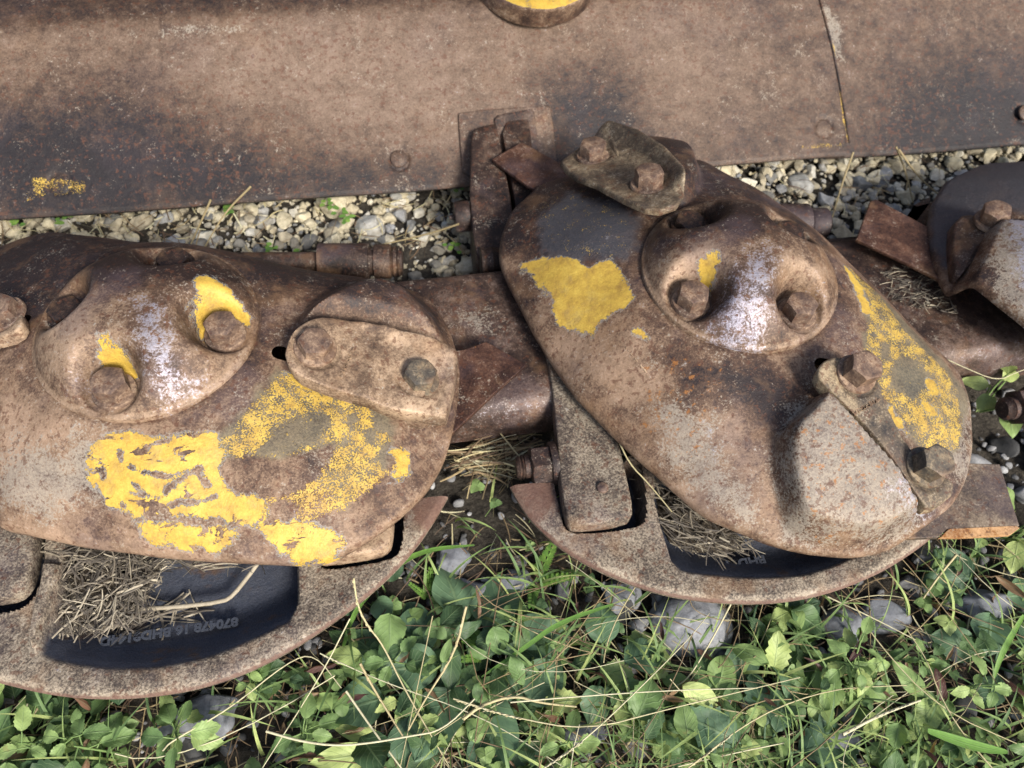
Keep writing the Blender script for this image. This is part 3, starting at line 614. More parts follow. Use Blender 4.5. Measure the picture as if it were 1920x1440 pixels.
def shoe_mat():
    m = rust_mat('grey_cast_shoe_with_dark_pocket', dark=(.045, .035, .032), mid=(.17, .14, .115), light=(.36, .31, .25), bias=.03, orange=.0, grain=1.7, metal=.15, rough=.6, blotch=.6, pale=.1)
    t = NT.__new__(NT); t.m = m; t.t = m.node_tree; t.b = next(n for n in t.t.nodes if n.type == 'BSDF_PRINCIPLED'); t.tc = next(n for n in t.t.nodes if n.type == 'TEX_COORD').outputs['Object']
    bc = t.b.inputs['Base Color'].links[0].from_socket; n = t.noise(420, 4, .7); n5 = t.noise(40, 4, .6)
    dcol = t.mix(n, (.016, .021, .036), (.055, .065, .09)); dcol = t.mix(t.step(n5, .56, .68), dcol, (.07, .045, .035))
    bc = t.mix(t.ma('MULTIPLY', t.step(t.ma('ADD', t.attr('red'), t.ma('SUBTRACT', t.noise(200, 4, .7), .5)), .3, .7), .8), bc, t.mix(n, (.07, .035, .028), (.16, .085, .06)))
    t.L(t.mix(t.ma('MULTIPLY', t.attr('cav'), .95), bc, dcol), t.b.inputs['Base Color']); return m
M['shoe2'] = shoe_mat()
shoe('L', [(-260,1180),(-180,1225),(-90,1258),(0,1281),(100,1305),(200,1312),(300,1305),(400,1285),(500,1245),(600,1185),(700,1110),(770,1040),(815,975),(840,931)],
     [(-300,900),(0,900),(500,860),(640,900),(790,936),(842,930)],
     [(118,1062),(100,1130),(66,1226),(100,1244),(200,1260),(300,1257),(400,1236),(500,1192),(560,1162),(557,1050),(557,880),(130,880)],
     [[(598,1056),(612,1066),(640,1064),(728,1052),(752,1036),(757,955),(742,900),(600,900)], [(-80,900),(92,900),(84,1010),(74,1090),(58,1126),(26,1146),(-80,1152)]],
     [(66,1226),(100,1244),(200,1260),(300,1257),(400,1236),(500,1192),(560,1162)], (835,940), ridge=[(118,1060),(98,1135),(68,1226),(56,1200),(66,1150),(78,1100),(84,1058)], label='larger grey skid shoe at the left with an open pocket full of straw')
shoe('R', [(957,912),(975,945),(1000,980),(1060,1035),(1150,1083),(1250,1117),(1350,1130),(1450,1132),(1550,1115),(1640,1080),(1700,1045),(1760,1000),(1800,950)],
     [(955,912),(1049,903),(1100,880),(1300,820),(1810,830)],
     [(1222,922),(1242,1000),(1264,1070),(1300,1080),(1400,1089),(1500,1086),(1560,1068),(1620,1040),(1680,980),(1500,830),(1240,820)],
     [[(1040,903),(1050,960),(1058,992),(1080,1003),(1192,989),(1210,974),(1209,925),(1196,850),(1036,850)]],
     [(1264,1070),(1300,1080),(1400,1089),(1500,1086),(1560,1068),(1620,1040)], (975,925), label='smaller grey skid shoe at the centre right with dark blue pocket')
cz = lambda a: -.084+.002-.024*float(ss(np.array([a*.90+.10]))[0])
q = W([(447, 1158), (188, 1196)], -.099); V, Fc = text('x', '870478 16 BHD9144D', q[0], q[1], .0082, 'bar', None, -.0990, -.0990, .0008)
M['cavity'] = plain('dark_blue_cavity', (.014, .018, .028), (.036, .042, .058), 420, .7, .0, .6)
mk('cast_number', V, Fc, M['cavity'], rootB, smooth=False)
q = W([(1432, 1042), (1330, 1058)], -.099); V, Fc = text('x', 'BHD9140', q[0], q[1], .0082, 'bar', None, -.0990, -.0990, .0008); mk('cast_number', V, Fc, M['cavity'], rootB, smooth=False)
# fingers clamping the shoes
flat = lambda z: (lambda x, y: np.zeros_like(x)+z+ZC)
fz = lambda z0, y0, y1: (lambda x, y: z0+ZC-.010*ss((y0-y)/(y0-y1)))
fR = slab('shoe_finger', W([(985,560),(1012,620),(1030,690),(1042,790),(1050,905),(1062,966),(1068,980),(1088,985),(1178,972),(1189,958),(1175,890),(1160,825),(1120,740),(1090,560)], -.070), lambda x, y: -.070+ZC+.0006*np.sin(x*200), .016, M['shoe'], rootB, bevel=.003, nr=30, rnd=1)
V, Fc = lathe([(.0002, .0012), (.0035, .001), (.0042, .0004), (.0045, -.001)], 24); c = W([(1130, 913)], -.0685)[0]; mk('pin', V+np.array([c[0], c[1], ZC-.0690]), Fc, M['bolt'], fR)
fL = slab('shoe_finger', W([(590,1046),(612,1048),(708,1034),(728,1022),(734,1005),(738,960),(700,900),(600,900),(560,980)], -.072), flat(-.072), .016, M['clamp'], rootB, bevel=.003, nr=24, rnd=1)
fLL = slab('shoe_finger', W([(-90,900),(72,900),(66,1005),(52,1080),(34,1108),(8,1120),(-80,1128)], -.072), flat(-.072), .016, M['shoe'], rootB, bevel=.003, nr=24, rnd=1)
def hbolt(px, z, rad, parent, length=.03, name='side_bolt', dirx=-1, mat='bar'):
    c = W([px], z)[0]; B = Batch()
    V, Fc = hexhead(af=rad*1.8, h=length*.5, flange=rad*1.15, fh=.004); B.add(V, Fc)
    V, Fc = lathe([(rad*.62, length*.4), (rad*.62, length*.78), (rad*.55, length*.8), (rad*.66, length*.84), (rad*.55, length*.88), (rad*.64, length*.92), (rad*.5, length*1.0), (.0002, length*1.0)], 28); B.add(V, Fc)
    V = np.vstack(B.V); V = np.c_[V[:, 2]*dirx, V[:, 1], V[:, 0]] + np.array([c[0], c[1], z+ZC])
    return mk(name, V, np.vstack(B.F)[:, ::-1] if dirx < 0 else np.vstack(B.F), M[mat], parent, sharp=35)
hbolt((1040, 868), -.082, .0145, rootB, .030)
hbolt((1940, 760), -.082, .015, rootB, .030, dirx=-1)
# rods and couplings behind the discs
def rod(pts, rads, name, mat='deckdark', parent=None):
    V, Fc = tube(pts, rads, 26); return mk(name, V, Fc, M[mat], parent or rootB, sharp=40)
def rod_px(p0, p1, z, segs, name):
    a, b = W3([p0], z)[0], W3([p1], z)[0]; P = []; Rr = []
    for t, r in segs: P.append(a+(b-a)*t); Rr.append(r)
    return rod(P, Rr, name)
rod_px((440, 492), (755, 490), -.085, [(0, .009), (.50, .009), (.502, .0165), (.80, .0165), (.802, .013), (.83, .013), (.832, .0155), (.93, .0155), (.935, .0125), (.95, .014), (.965, .0125), (.98, .014), (.99, .0125), (1.0, .0125), (1.001, .0003)], 'rear_coupling')
rod_px((900, 492), (1010, 484), -.085, [(0, .0005), (.002, .012), (.02, .014), (.1, .012), (.2, .014), (.3, .012), (1, .012)], 'rear_coupling')
rod_px((1380, 420), (1552, 420), -.085, [(0, .010), (.45, .010), (.452, .0195), (.75, .0195), (.78, .014), (.80, .0155), (.96, .0155), (.99, .012), (1.0, .0003)], 'rear_coupling')
slab('rear_bracket', W([(1500,480),(1540,448),(1600,446),(1700,440),(1760,360),(1700,390),(1780,370),(1800,480)], -.08), flat(-.08), .02, M['deckdark'], rootB, bevel=.002, rnd=1)

# ------------------------------------------------------------ rear plate (low pan behind the cutter bar)
rootP = tag(empty('rear_plate', (D, .24, ZC-.095)), 'long rusty sheet steel pan behind the discs with rolled front edge and rivets', 'steel plate')
e0 = W([(960, 333)], -.095)[0]; TIL = math.radians(33); Pn = np.array([0, -math.sin(TIL), math.cos(TIL)]); P0 = np.array([0, e0[1], ZC-.095])
bend = Wpl([(560, 42)], P0, Pn)[0]; LB = math.hypot(bend[1]-P0[1], bend[2]-P0[2])
def pan_attrs(P):
    spec = dict(ES)
    mp = lambda pl: Wpl(pl, P0, Pn)[:, :2]
    at = dict(tan=field(P, [mp([(200,30),(1300,20),(1500,150),(1300,230),(900,180),(850,300),(500,320),(350,200)]), mp([(0,60),(400,30),(800,25),(800,60),(300,80),(0,110)])], .09),
      dark=field(P, [mp([(-60,250),(200,220),(500,260),(800,330),(500,380),(0,420),(-60,420)]), mp([(1700,150),(2000,100),(2000,300),(1600,300)]), mp([(1020,150),(1160,140),(1200,280),(1040,290)])], .11),
      pale=field(P, [mp([(300,45),(450,45),(470,62),(300,64)]), mp([(1540,0),(1580,20),(1590,100),(1565,110)])], .012),
      speck=field(P, [(.85, mp([(60,330),(160,335),(165,365),(90,372),(40,385)])), (1.05, mp([(1556,60),(1575,180),(1592,260),(1600,260),(1585,170),(1570,90)])), (.8, mp([(1500,270),(1590,265),(1590,280),(1500,284)]))], .005))
    at['dark'] = at["dark"]*1.45; at['orange'] = field(P, [mp([(-50,85),(400,35),(900,22),(1500,5),(1500,-5),(900,12),(400,24),(-50,72)])], .02)*.9; at['dark'] = np.maximum(at['dark'], ss((P[:, 1]-bend[1]-.004)/.02)*.55*(P[:, 0] < xs_seam)); at['tan'] = at['tan']*.7; at['speck'] = np.where(P[:, 2] > 0, at['speck'], 0); at['primer'] = np.zeros(len(P)); at['paint'] = np.full(len(P), -60.0)  # sheet beyond the fold is darkened, shade put into its colour
    return at
def pan(x0, x1, dz, nx, name, upper=True):
    c, s_ = math.cos(TIL), math.sin(TIL); nrm = np.array([-s_, c])
    pr = [(-.002, -.009), (-.004, -.006), (-.004, -.002), (-.001, .0)]
    L = [(0.001+LB*t, 0) for t in np.linspace(0, 1, 60)]
    prof = [np.array([c*a-s_*b, s_*a+c*b]) for a, b in pr+L]
    e = prof[-1]
    if upper:
        for k in range(1, 13): a = TIL+(math.radians(14)-TIL)*ss(k/6) if k < 7 else math.radians(14); e = e+np.array([math.cos(a), math.sin(a)])*.0024; prof.append(e)
        for k in range(16): e = e+np.array([math.cos(math.radians(6)), math.sin(math.radians(6))])*.008; prof.append(e)
        for k in range(24): e = e+np.array([.2, .98])*.04; prof.append(e)  # added steep wall out of view, blocks the sky behind the discs
    else:
        for k in range(24): e = e+np.array([c, s_])*.006; prof.append(e)
        for k in range(24): e = e+np.array([.2, .98])*.04; prof.append(e)  # same added wall on this sheet, unseen, keeps sky light off
    prof = np.array(prof); xs = np.linspace(x0, x1, nx)
    V = np.array([[(x, P0[1]+p[0]-nrm[0]*0+dz*nrm[0], P0[2]+p[1]+dz*nrm[1]) for p in prof] for x in xs])
    V[..., 2] += .0012*np.sin(V[..., 0]*9+V[..., 1]*14)+.0008*np.sin(V[..., 0]*23)
    # pressed rivet dimples
    for px in RIV:
        c_ = Wpl([px], P0, Pn)[0]; d = np.sqrt((V[..., 0]-c_[0])**2+(V[..., 1]-c_[1])**2+(V[..., 2]-c_[2])**2); V[..., 2] -= .0022*np.exp(-((d-.0098)/.0014)**2)
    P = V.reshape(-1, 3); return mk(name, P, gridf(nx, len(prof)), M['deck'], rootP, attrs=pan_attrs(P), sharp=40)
xs_seam = Wpl([(1575, 180)], P0, Pn)[0][0]
RIV = [(113, 343), (748, 297), (1545, 238), (1925, 210)]
xs_seam = Wpl([(1575, 180)], P0, Pn)[0][0]
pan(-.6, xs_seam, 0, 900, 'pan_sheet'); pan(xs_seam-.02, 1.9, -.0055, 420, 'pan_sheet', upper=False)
se = Wpl([(1532, -20), (1548, 40), (1563, 100), (1578, 180), (1593, 268)], P0, Pn)
V, Fc = tube(dens(se, .002, closed=False), .0011, 8); mk('weld_seam', V, Fc, M['deckdark'], rootP)
for px in RIV:
    c_ = Wpl([px], P0, Pn)[0]; V, Fc = lathe([(.0002, .0002), (.0078, .0003), (.0084, -.0003), (.0086, -.0015)], 32)
    o = mk('rivet', V, Fc, M['deckplain'], None, sharp=50); o.parent = rootP; o.location = c_+Pn*(-.0005)-org(rootP); o.rotation_euler = Vector(Pn).to_track_quat('Z', 'Y').to_euler()
# raised seam strip on the right sheet & weld pieces
def pslab(px, off, th, name, mat, parent, bevel=.001, rnd=1, nr=10):
    """a flat piece lying parallel to the pan"""
    Q = Wpl(px, P0+Pn*off, Pn); p2 = Q[:, :2]
    zf = lambda x, y: P0[2]+off*Pn[2]+(y-(P0[1]+off*Pn[1]))*math.tan(TIL)
    return slab(name, p2, zf, th, M[mat], parent, bevel=bevel, rnd=rnd, nr=nr)
pslab([(858,216),(862,209),(1026,196),(1034,200),(1048,345),(870,355)], .0022, .003, 'bracket_base', 'deckplain', rootP, rnd=1)
# hanger bracket: two upright fins reaching down to the bar
def fin_plate(px, z, th, name, mat='deckdark'):
    p = W(px, z); return slab(name, p, flat(z), th, M[mat], rootP, bevel=.0025, rnd=1, nr=12)
def sloped(px, za, zb, ya, yb, th, name, mat='deckdark', bevel=.0025, parent=None):
    """slab whose top slopes from height za at pixel row ya to zb at row yb"""
    px = np.array(px, float); z = za+(zb-za)*(px[:, 1]-ya)/(yb-ya); P = W(px, z)
    A = np.c_[P, np.ones(len(P))]; co = np.linalg.lstsq(A, z, rcond=None)[0]
    return slab(name, P, lambda x, y: co[0]*x+co[1]*y+co[2]+ZC, th, M[mat], parent or rootP, bevel=bevel, rnd=1, nr=14)
sloped([(884,246),(892,238),(926,229),(932,232),(944,300),(962,390),(966,470),(960,480),(900,482),(890,470),(880,380),(882,300)], -.058, -.080, 230, 480, .05, 'hanger_arm')
sloped([(937,226),(985,214),(992,222),(1000,290),(1012,340),(1030,420),(990,450),(972,420),(955,320)], -.060, -.080, 215, 440, .045, 'hanger_arm')
pslab([(926,222),(934,214),(996,203),(1002,208),(1012,300),(1004,330),(944,330)], .0045, .002, 'bracket_slot', 'deckdark', rootP, rnd=0)
c_ = W3([(880, 405)], -.085)[0]
rod([c_+[0, 0, 0], c_+[-.0005, 0, 0], c_+[-.012, 0, 0], c_+[-.014, 0, 0], c_+[-.0142, 0, 0]], [.014, .0145, .0145, .0135, .0002], 'pivot_pin', parent=rootP)
rod([c_+[-.014, 0, 0], c_+[-.016, 0, 0], c_+[-.0165, 0, 0], c_+[-.019, 0, 0], c_+[-.0195, 0, 0]], [.003, .003, .0018, .0022, .0003], 'grease_fitting', parent=rootP)
# round yellow cap at the very top of the picture
pc = Wpl([(1008, -88)], P0+Pn*.02, Pn)[0]; rr_ = np.linalg.norm(Wpl([(1122, -88)], P0+Pn*.02, Pn)[0]-pc)
V, Fc = lathe([(.0003, .012), (rr_*.5, .0118), (rr_*.80, .010), (rr_*.97, .007), (rr_*1.0, .001), (rr_*1.005, -.008), (rr_*1.02, -.009), (rr_*1.03, -.011), (rr_*1.03, -.03)], 160)
o = mk('round_cover', V, Fc, M['cap'], None, attrs=dict(paint=np.where(np.hypot(V[:, 0], V[:, 1]) < rr_*1.01, 2.2, -6.0), speck=np.full(len(V), .35)), sharp=60); o.parent = rootP; o.location = pc-org(rootP); o.rotation_euler = (math.radians(14), 0, 0); o['label'] = 'chipped yellow round cover'

# ------------------------------------------------------------ ground
def ground_mat():
    t = NT('dark_soil'); n = t.noise(60, 8, .75); n2 = t.noise(300, 5, .7); n3 = t.noise(9, 4, .6)
    col = t.ramp(t.ma('ADD', t.ma('MULTIPLY', n, .6), t.ma('MULTIPLY', n2, .4)), [(.35, (.018, .016, .014)), (.5, (.05, .043, .035)), (.68, (.13, .115, .09))])
    return t.fin(col, .95, 0.0, t.bump(t.ma('ADD', n, t.ma('MULTIPLY', n2, .4)), 1.0, .008), spec=.2)
g = 15.0; nx = 120
ax = np.r_[-g, -4, -2, np.linspace(-1, 2, nx), 3, 5, g]; ay = np.r_[-g, -4, -2, np.linspace(-1, 1.4, nx), 3, 5, g]
GX, GY = np.meshgrid(ax, ay, indexing='ij'); GZ = .004*np.sin(GX*21+1)*np.cos(GY*17)+.002*np.sin(GX*57)*np.sin(GY*63)-.004
tag(mk('ground', np.stack([GX, GY, GZ], -1).reshape(-1, 3), gridf(len(ax), len(ay)), ground_mat()), kind='structure')
def ico(sub):
    me = bpy.data.meshes.new('t'); import bmesh; bm = bmesh.new(); bmesh.ops.create_icosphere(bm, subdivisions=sub, radius=1); bm.to_mesh(me); bm.free()
    V = np.array([v.co[:] for v in me.vertices]); Fc = np.array([list(p.vertices) for p in me.polygons]); bpy.data.meshes.remove(me); return V, Fc
IV3, IF3 = ico(3); IV2, IF2 = ico(2); IV4, IF4 = ico(5)
def stone(V, ncut=11, hard=.93):
    V = V.copy()
    for _ in range(ncut):
        n = rng.normal(size=3); n /= np.linalg.norm(n); d = rng.uniform(.45, .85); s_ = V@n; ex = np.clip(s_-d, 0, None); V -= hard*ex[:, None]*n
    f = rng.normal(size=(3, 3)); V *= (1+.05*np.sin(V@f*3).sum(1))[:, None]
    return V/np.abs(V).max()
def rotm(a, ax=None):
    ax = rng.normal(size=3) if ax is None else np.array(ax, float); ax /= np.linalg.norm(ax); K = np.array([[0, -ax[2], ax[1]], [ax[2], 0, -ax[0]], [-ax[1], ax[0], 0]])
    return np.eye(3)+math.sin(a)*K+(1-math.cos(a))*K@K
def stone_mat():
    t = NT('gravel_stone'); r = t.attr('rnd'); n = t.noise(250, 6, .7); n2 = t.noise(60, 4, .6)
    col = t.ramp(r, [(0, (.13, .14, .15)), (.15, (.34, .30, .22)), (.4, (.47, .42, .30)), (.72, (.58, .52, .37)), (.84, (.22, .23, .25)), (1, (.66, .62, .50))])
    col = t.mul(.9, col, t.ramp(n, [(.3, (.55, .53, .5)), (.6, (1, 1, 1))])); col = t.mix(t.step(n2, .55, .75), col, (.16, .13, .09))
    return t.fin(col, .85, 0.0, t.bump(t.ma('ADD', n, n2), .8, .001), spec=.3)
M['stone'] = stone_mat()
protoB = [stone(IV3) for _ in range(14)]; protoS = [stone(IV2, 7) for _ in range(10)]
def scatter_stones(B, n, x0, x1, y0, y1, r0, r1, zup, protos, Fc, mask=None, pw=2.0):
    k = 0
    while k < n:
        x, y = rng.uniform(x0, x1), rng.uniform(y0, y1); k += 1
        if mask and not mask(x, y): continue
        r = r0+(r1-r0)*rng.random()**pw; s_ = r*np.array([1, rng.uniform(.65, .95), rng.uniform(.5, .75)])
        V = protos[rng.integers(len(protos))]*s_@rotm(rng.normal()*.35, [rng.normal(), rng.normal(), 0]).T@rotm(rng.uniform(0, 6.3), [0, 0, 1]).T
        B.add(V+np.array([x, y, r*.15+rng.uniform(-.002, zup)]), Fc, rnd=rng.random())
B = Batch()
scatter_stones(B, 4200, -.35, 1.15, .06, .46, .0035, .0085, .001, protoS, IF2, pw=1.4)
scatter_stones(B, 1500, -.35, 1.15, .06, .46, .007, .0145, .004, protoB, IF3, pw=2)
scatter_stones(B, 9000, -.35, 1.15, .10, .44, .0014, .0042, .0005, protoS, IF2, pw=1.4)
tag(B.build('gravel', M['stone'], smooth=True), 'loose pale gravel showing in the gap behind the discs', 'gravel', kind='stuff').data.set_sharp_from_angle(angle=math.radians(28))
B = Batch()
scatter_stones(B, 3000, -.35, 1.0, -.42, .06, .0015, .006, .001, protoS, IF2, pw=1.8)
scatter_stones(B, 420, -.35, 1.0, -.42, .02, .005, .015, .001, protoB, IF3, pw=2)
M['stonedark'] = (lambda t: t.fin(t.mul(.9, t.ramp(t.attr('rnd'), [(0, (.05, .05, .05)), (.5, (.16, .16, .165)), (1, (.36, .36, .36))]), t.ramp(t.noise(250, 5, .7), [(.3, (.6, .6, .6)), (.6, (1, 1, 1))])), .85, 0.0, t.bump(t.noise(300, 5, .7), .7, .001)))(NT('dark_pebble'))
tag(B.build('pebbles', M['stonedark']), 'small dark pebbles in the soil under the weeds', 'pebbles', kind='stuff')
M['rock'] = (lambda t: t.fin(t.mul(.8, t.ramp(t.ma('ADD', t.ma('MULTIPLY', t.noise(30, 5, .7), .5), t.ma('MULTIPLY', t.attr('rnd'), .5)), [(.25, (.14, .15, .17)), (.5, (.21, .22, .24)), (.75, (.33, .33, .31))]), t.ramp(t.noise(250, 6, .75), [(.3, (.6, .58, .56)), (.6, (1, 1, 1))])), .8, 0.0, t.bump(t.noise(150, 7, .7), .8, .0015)))(NT('grey_rock'))
ROCKS = [((1290,1170), 95, 72, .55, 'largest pale grey rock, under the front lip of the right skid shoe'), ((1166,1115), 44, 40, .45, 'blue-grey rock left of the pale rock under the shoe lip'),
 ((370,1345), 85, 62, .3, 'grey rock among leaves under the front lip of the left shoe'), ((875,1105), 48, 32, .25, 'flat grey rock below the gap between the two shoes'),
 ((965,1088), 45, 28, .3, 'smooth bluish rock right under the bright feathery leaf'), ((848,1048), 40, 34, .35, 'grey rock beside the tip of the left shoe'),
 ((1590,1180), 62, 42, .4, 'grey rock right of the big round leaf under the shoe'), ((1660,1150), 60, 36, .15, 'dark flat rock near the right end of the shoe'),
 ((1850,1130), 60, 40, .3, 'grey rock behind grass at the right edge'), ((1560,1395), 60, 40, .35, 'rock low at the bottom of the photo right of the middle'),
 ((1100,1375), 60, 32, .2, 'dark rock half hidden by bottom weeds'), ((690,422), 34, 30, .9, 'square pale stone alone in the gravel behind the left disc'),
 ((622,380), 40, 30, .7, 'tan angular stone below the pan edge'), ((1505,342), 27, 30, .9, 'yellowish angular stone in the gravel behind the right disc'),
 ((885,492), 44, 22, .75, 'long pale stone beside the hanger bracket'), ((533,408), 19, 26, .6, 'oblong stone left of two pale ones'), ((568,404), 18, 16, .7, 'round cream stone beside the oblong one'),
 ((1590,330), 18, 20, .3, 'bluish stone near the pan edge'), ((1418,385), 20, 16, .35, 'blue-grey chip left of the yellowish stone')]
for (px, a, b, rv, lab) in ROCKS:
    c = W([px], -ZC+.006)[0]; w_ = np.linalg.norm(W([(px[0]+a, px[1])], -ZC+.006)[0]-c)*.9; h_ = w_*b/a*1.15
    V = stone(IV4, 6, .7); V = V*np.array([w_, h_, min(w_, h_)*.7])
    nn = np.array([mnoise.noise(Vector(p*60/1)*3) for p in V]); V += V/np.linalg.norm(V, axis=1)[:, None]*nn[:, None]*w_*.02
    o = mk('rock', V+np.array([c[0], c[1], .003]), IF4, M['rock'] if px[1] > 600 else M['stone'], attrs=dict(rnd=np.full(len(V), rv)), loc=(c[0], c[1], 0), sharp=45)
    tag(o, lab, 'rock', 'larger rocks on the ground')

# ------------------------------------------------------------ straw & chaff
def straw_mat(name, c):
    t = NT(name); r = t.attr('rnd'); n = t.noise(300, 4, .7, vec=t.map(scale=(1, 1, 1)))
    return t.fin(t.mul(.8, t.ramp(r, c), t.ramp(n, [(.3, (.6, .58, .55)), (.65, (1, 1, 1))])), .75, 0.0, t.bump(n, .5, .0005))
M['straw'] = straw_mat('weathered_straw', [(0, (.06, .05, .04)), (.4, (.17, .145, .11)), (.75, (.30, .26, .19)), (1, (.45, .40, .30))])
M['drygrass'] = straw_mat('dry_grass', [(0, (.10, .06, .035)), (.35, (.27, .20, .10)), (.7, (.43, .38, .21)), (1, (.52, .50, .34))])
def strip(p, d, L, w_, curl=.2, n=6):
    d = d/np.linalg.norm(d); s_ = np.cross(d, [0, 0, 1]); s_ /= np.linalg.norm(s_)+1e-9; u = np.cross(s_, d); a = rng.uniform(-1, 1); s_ = s_*math.cos(a)+u*math.sin(a)
    t = np.linspace(-.5, .5, n); b = rng.normal()*curl; pts = p+d*L*t[:, None]+s_*(b*L*t**2)[:, None]; ww = w_*(1-.35*np.abs(2*t))
    V = np.stack([pts-s_*ww[:, None], pts+u*ww[:, None]*.5, pts+s_*ww[:, None]], 1).reshape(-1, 3)
    return V, gridf(n, 3)
def chaff(name, lab, px, z0, z1, n, L, w_, mean=None, mat='straw', rp=1.4):
    poly = np.array(px, float); B = Batch(); k = 0
    while k < n:
        q = np.array([[rng.uniform(poly[:, 0].min(), poly[:, 0].max()), rng.uniform(poly[:, 1].min(), poly[:, 1].max())]])
        if sdf(q, poly)[0] < 0: continue
        z = rng.uniform(z0, z1); p = W3(q, z)[0]; a = rng.uniform(0, math.pi) if mean is None or rng.random() < .35 else mean+rng.normal()*.35
        V, Fc = strip(p, np.array([math.cos(a), math.sin(a), rng.normal()*.15]), rng.uniform(*L), rng.uniform(*w_)); B.add(V, Fc, rnd=rng.random()**rp); k += 1
    return tag(B.build(name, M[mat]), lab, 'straw', kind='stuff')
chaff('straw_litter', 'chopped grey straw heaped in the pocket of the left shoe', [(120,1020),(240,1030),(330,1050),(270,1100),(300,1140),(240,1185),(120,1195),(105,1120)], -.103, -.082, 430, (.005, .028), (.0002, .0008), rp=2.0)
chaff('straw_litter', 'thin straw along the pocket wall of the left shoe', [(200,1160),(330,1130),(420,1135),(300,1180),(230,1195),(110,1205),(120,1180)], -.108, -.104, 60, (.010, .035), (.0004, .0009), mean=.15)
chaff('straw_litter', 'straw caught under the front edge of the left disc', [(70,1010),(300,1040),(500,1052),(480,1066),(300,1062),(120,1050),(70,1035)], -.092, -.082, 150, (.010, .03), (.0002, .0007), mean=-.05, rp=2)
chaff('straw_litter', 'dark straw caught under the edge of the right disc', [(1170,850),(1230,900),(1330,960),(1420,1015),(1415,1035),(1330,1050),(1260,1020),(1235,960)], -.100, -.084, 300, (.006, .024), (.0002, .0007), mean=-.6, rp=2.5)
chaff('straw_litter', 'fine dark chaff lying on the bar before the right edge blade', [(1650,510),(1700,498),(1770,535),(1800,590),(1740,580),(1670,560)], -.0735, -.070, 260, (.004, .014), (.0003, .0006), mean=.2, rp=3)
chaff('straw_litter', 'matted dead grass behind the gap bolt between the discs', [(860,850),(900,815),(990,812),(985,870),(960,905),(870,880)], -ZC+.004, -ZC+.03, 150, (.02, .05), (.0004, .001), mean=.1, mat='drygrass')
chaff('leaf_litter', 'dead stalks strewn over the gravel behind the discs', [(0,400),(870,350),(880,470),(400,480),(0,470)], -ZC+.010, -ZC+.018, 260, (.006, .03), (.0003, .0008), mat='drygrass', rp=2.2)
chaff('leaf_litter', 'dead stalks on the gravel behind the right disc', [(1340,310),(1920,260),(1700,430),(1600,440),(1400,380)], -ZC+.010, -ZC+.018, 90, (.006, .025), (.0003, .0008), mat='drygrass', rp=2.2)
chaff('leaf_litter', 'brown dead grass bits under the front weeds', [(-200,1330),(0,1290),(500,1260),(840,950),(1000,960),(1250,1130),(1700,1060),(2200,950),(2250,1550),(-200,1550)], -ZC+.002, -ZC+.012, 2000, (.006, .035), (.0002, .0007), mat='drygrass', rp=2.5)
def mound(name, lab, px, z, h):
    p = W(px, z); c = p.mean(0)
    f = lambda x, y: z+ZC+h*ss(sdf(np.c_[np.ravel(x), np.ravel(y)], p).reshape(np.shape(x))/.012)*(1+.35*np.sin(x*310+y*90)*np.cos(y*270-x*60))+.0012*np.sin(x*900)*np.sin(y*870)
    o = slab(name, p, f, .002, M['mulch'], None, bevel=.0004, nr=46, rnd=1, step=.0015); return tag(o, lab, 'debris', kind='stuff')
M['mulch'] = (lambda t: t.fin(t.ramp(t.noise(500, 5, .8), [(.35, (.02, .016, .013)), (.5, (.07, .056, .042)), (.65, (.18, .15, .11))]), .95, 0.0, t.bump(t.noise(500, 5, .8), 1.0, .003), spec=.1))(NT('matted_mulch'))
mound('matted_chaff', 'dark matted chaff under the straw in the left shoe pocket', [(112,1050),(200,1045),(300,1055),(290,1090),(255,1120),(250,1160),(200,1185),(110,1192),(100,1120)], -.1045, .010)
mound('matted_chaff', 'dark matted chaff in the pocket of the right shoe', [(1225,905),(1290,935),(1400,1010),(1380,1040),(1290,1045),(1245,1010)], -.107, .010)
chaff('chaff_crumbs', 'crumbs of chaff over the matted straw in the left pocket', [(112,1040),(320,1055),(290,1110),(250,1170),(110,1195)], -.099, -.090, 900, (.0015, .006), (.0003, .0009), rp=1.6)
tw = W3([(255,1142),(330,1140),(420,1130),(440,1118),(470,1085),(495,1058)], -.100); tw[:, 2] += [0, .002, .002, .003, .006, .010]
V, Fc = tube(dens(chaikin(tw, 1, closed=False), .003, closed=False), .0016, 8); tag(mk('twig', V, Fc, M['straw'], attrs=dict(rnd=np.full(len(V), .8)), loc=tw[0]), 'bent grey twig lying in the pocket of the left shoe', 'twig')

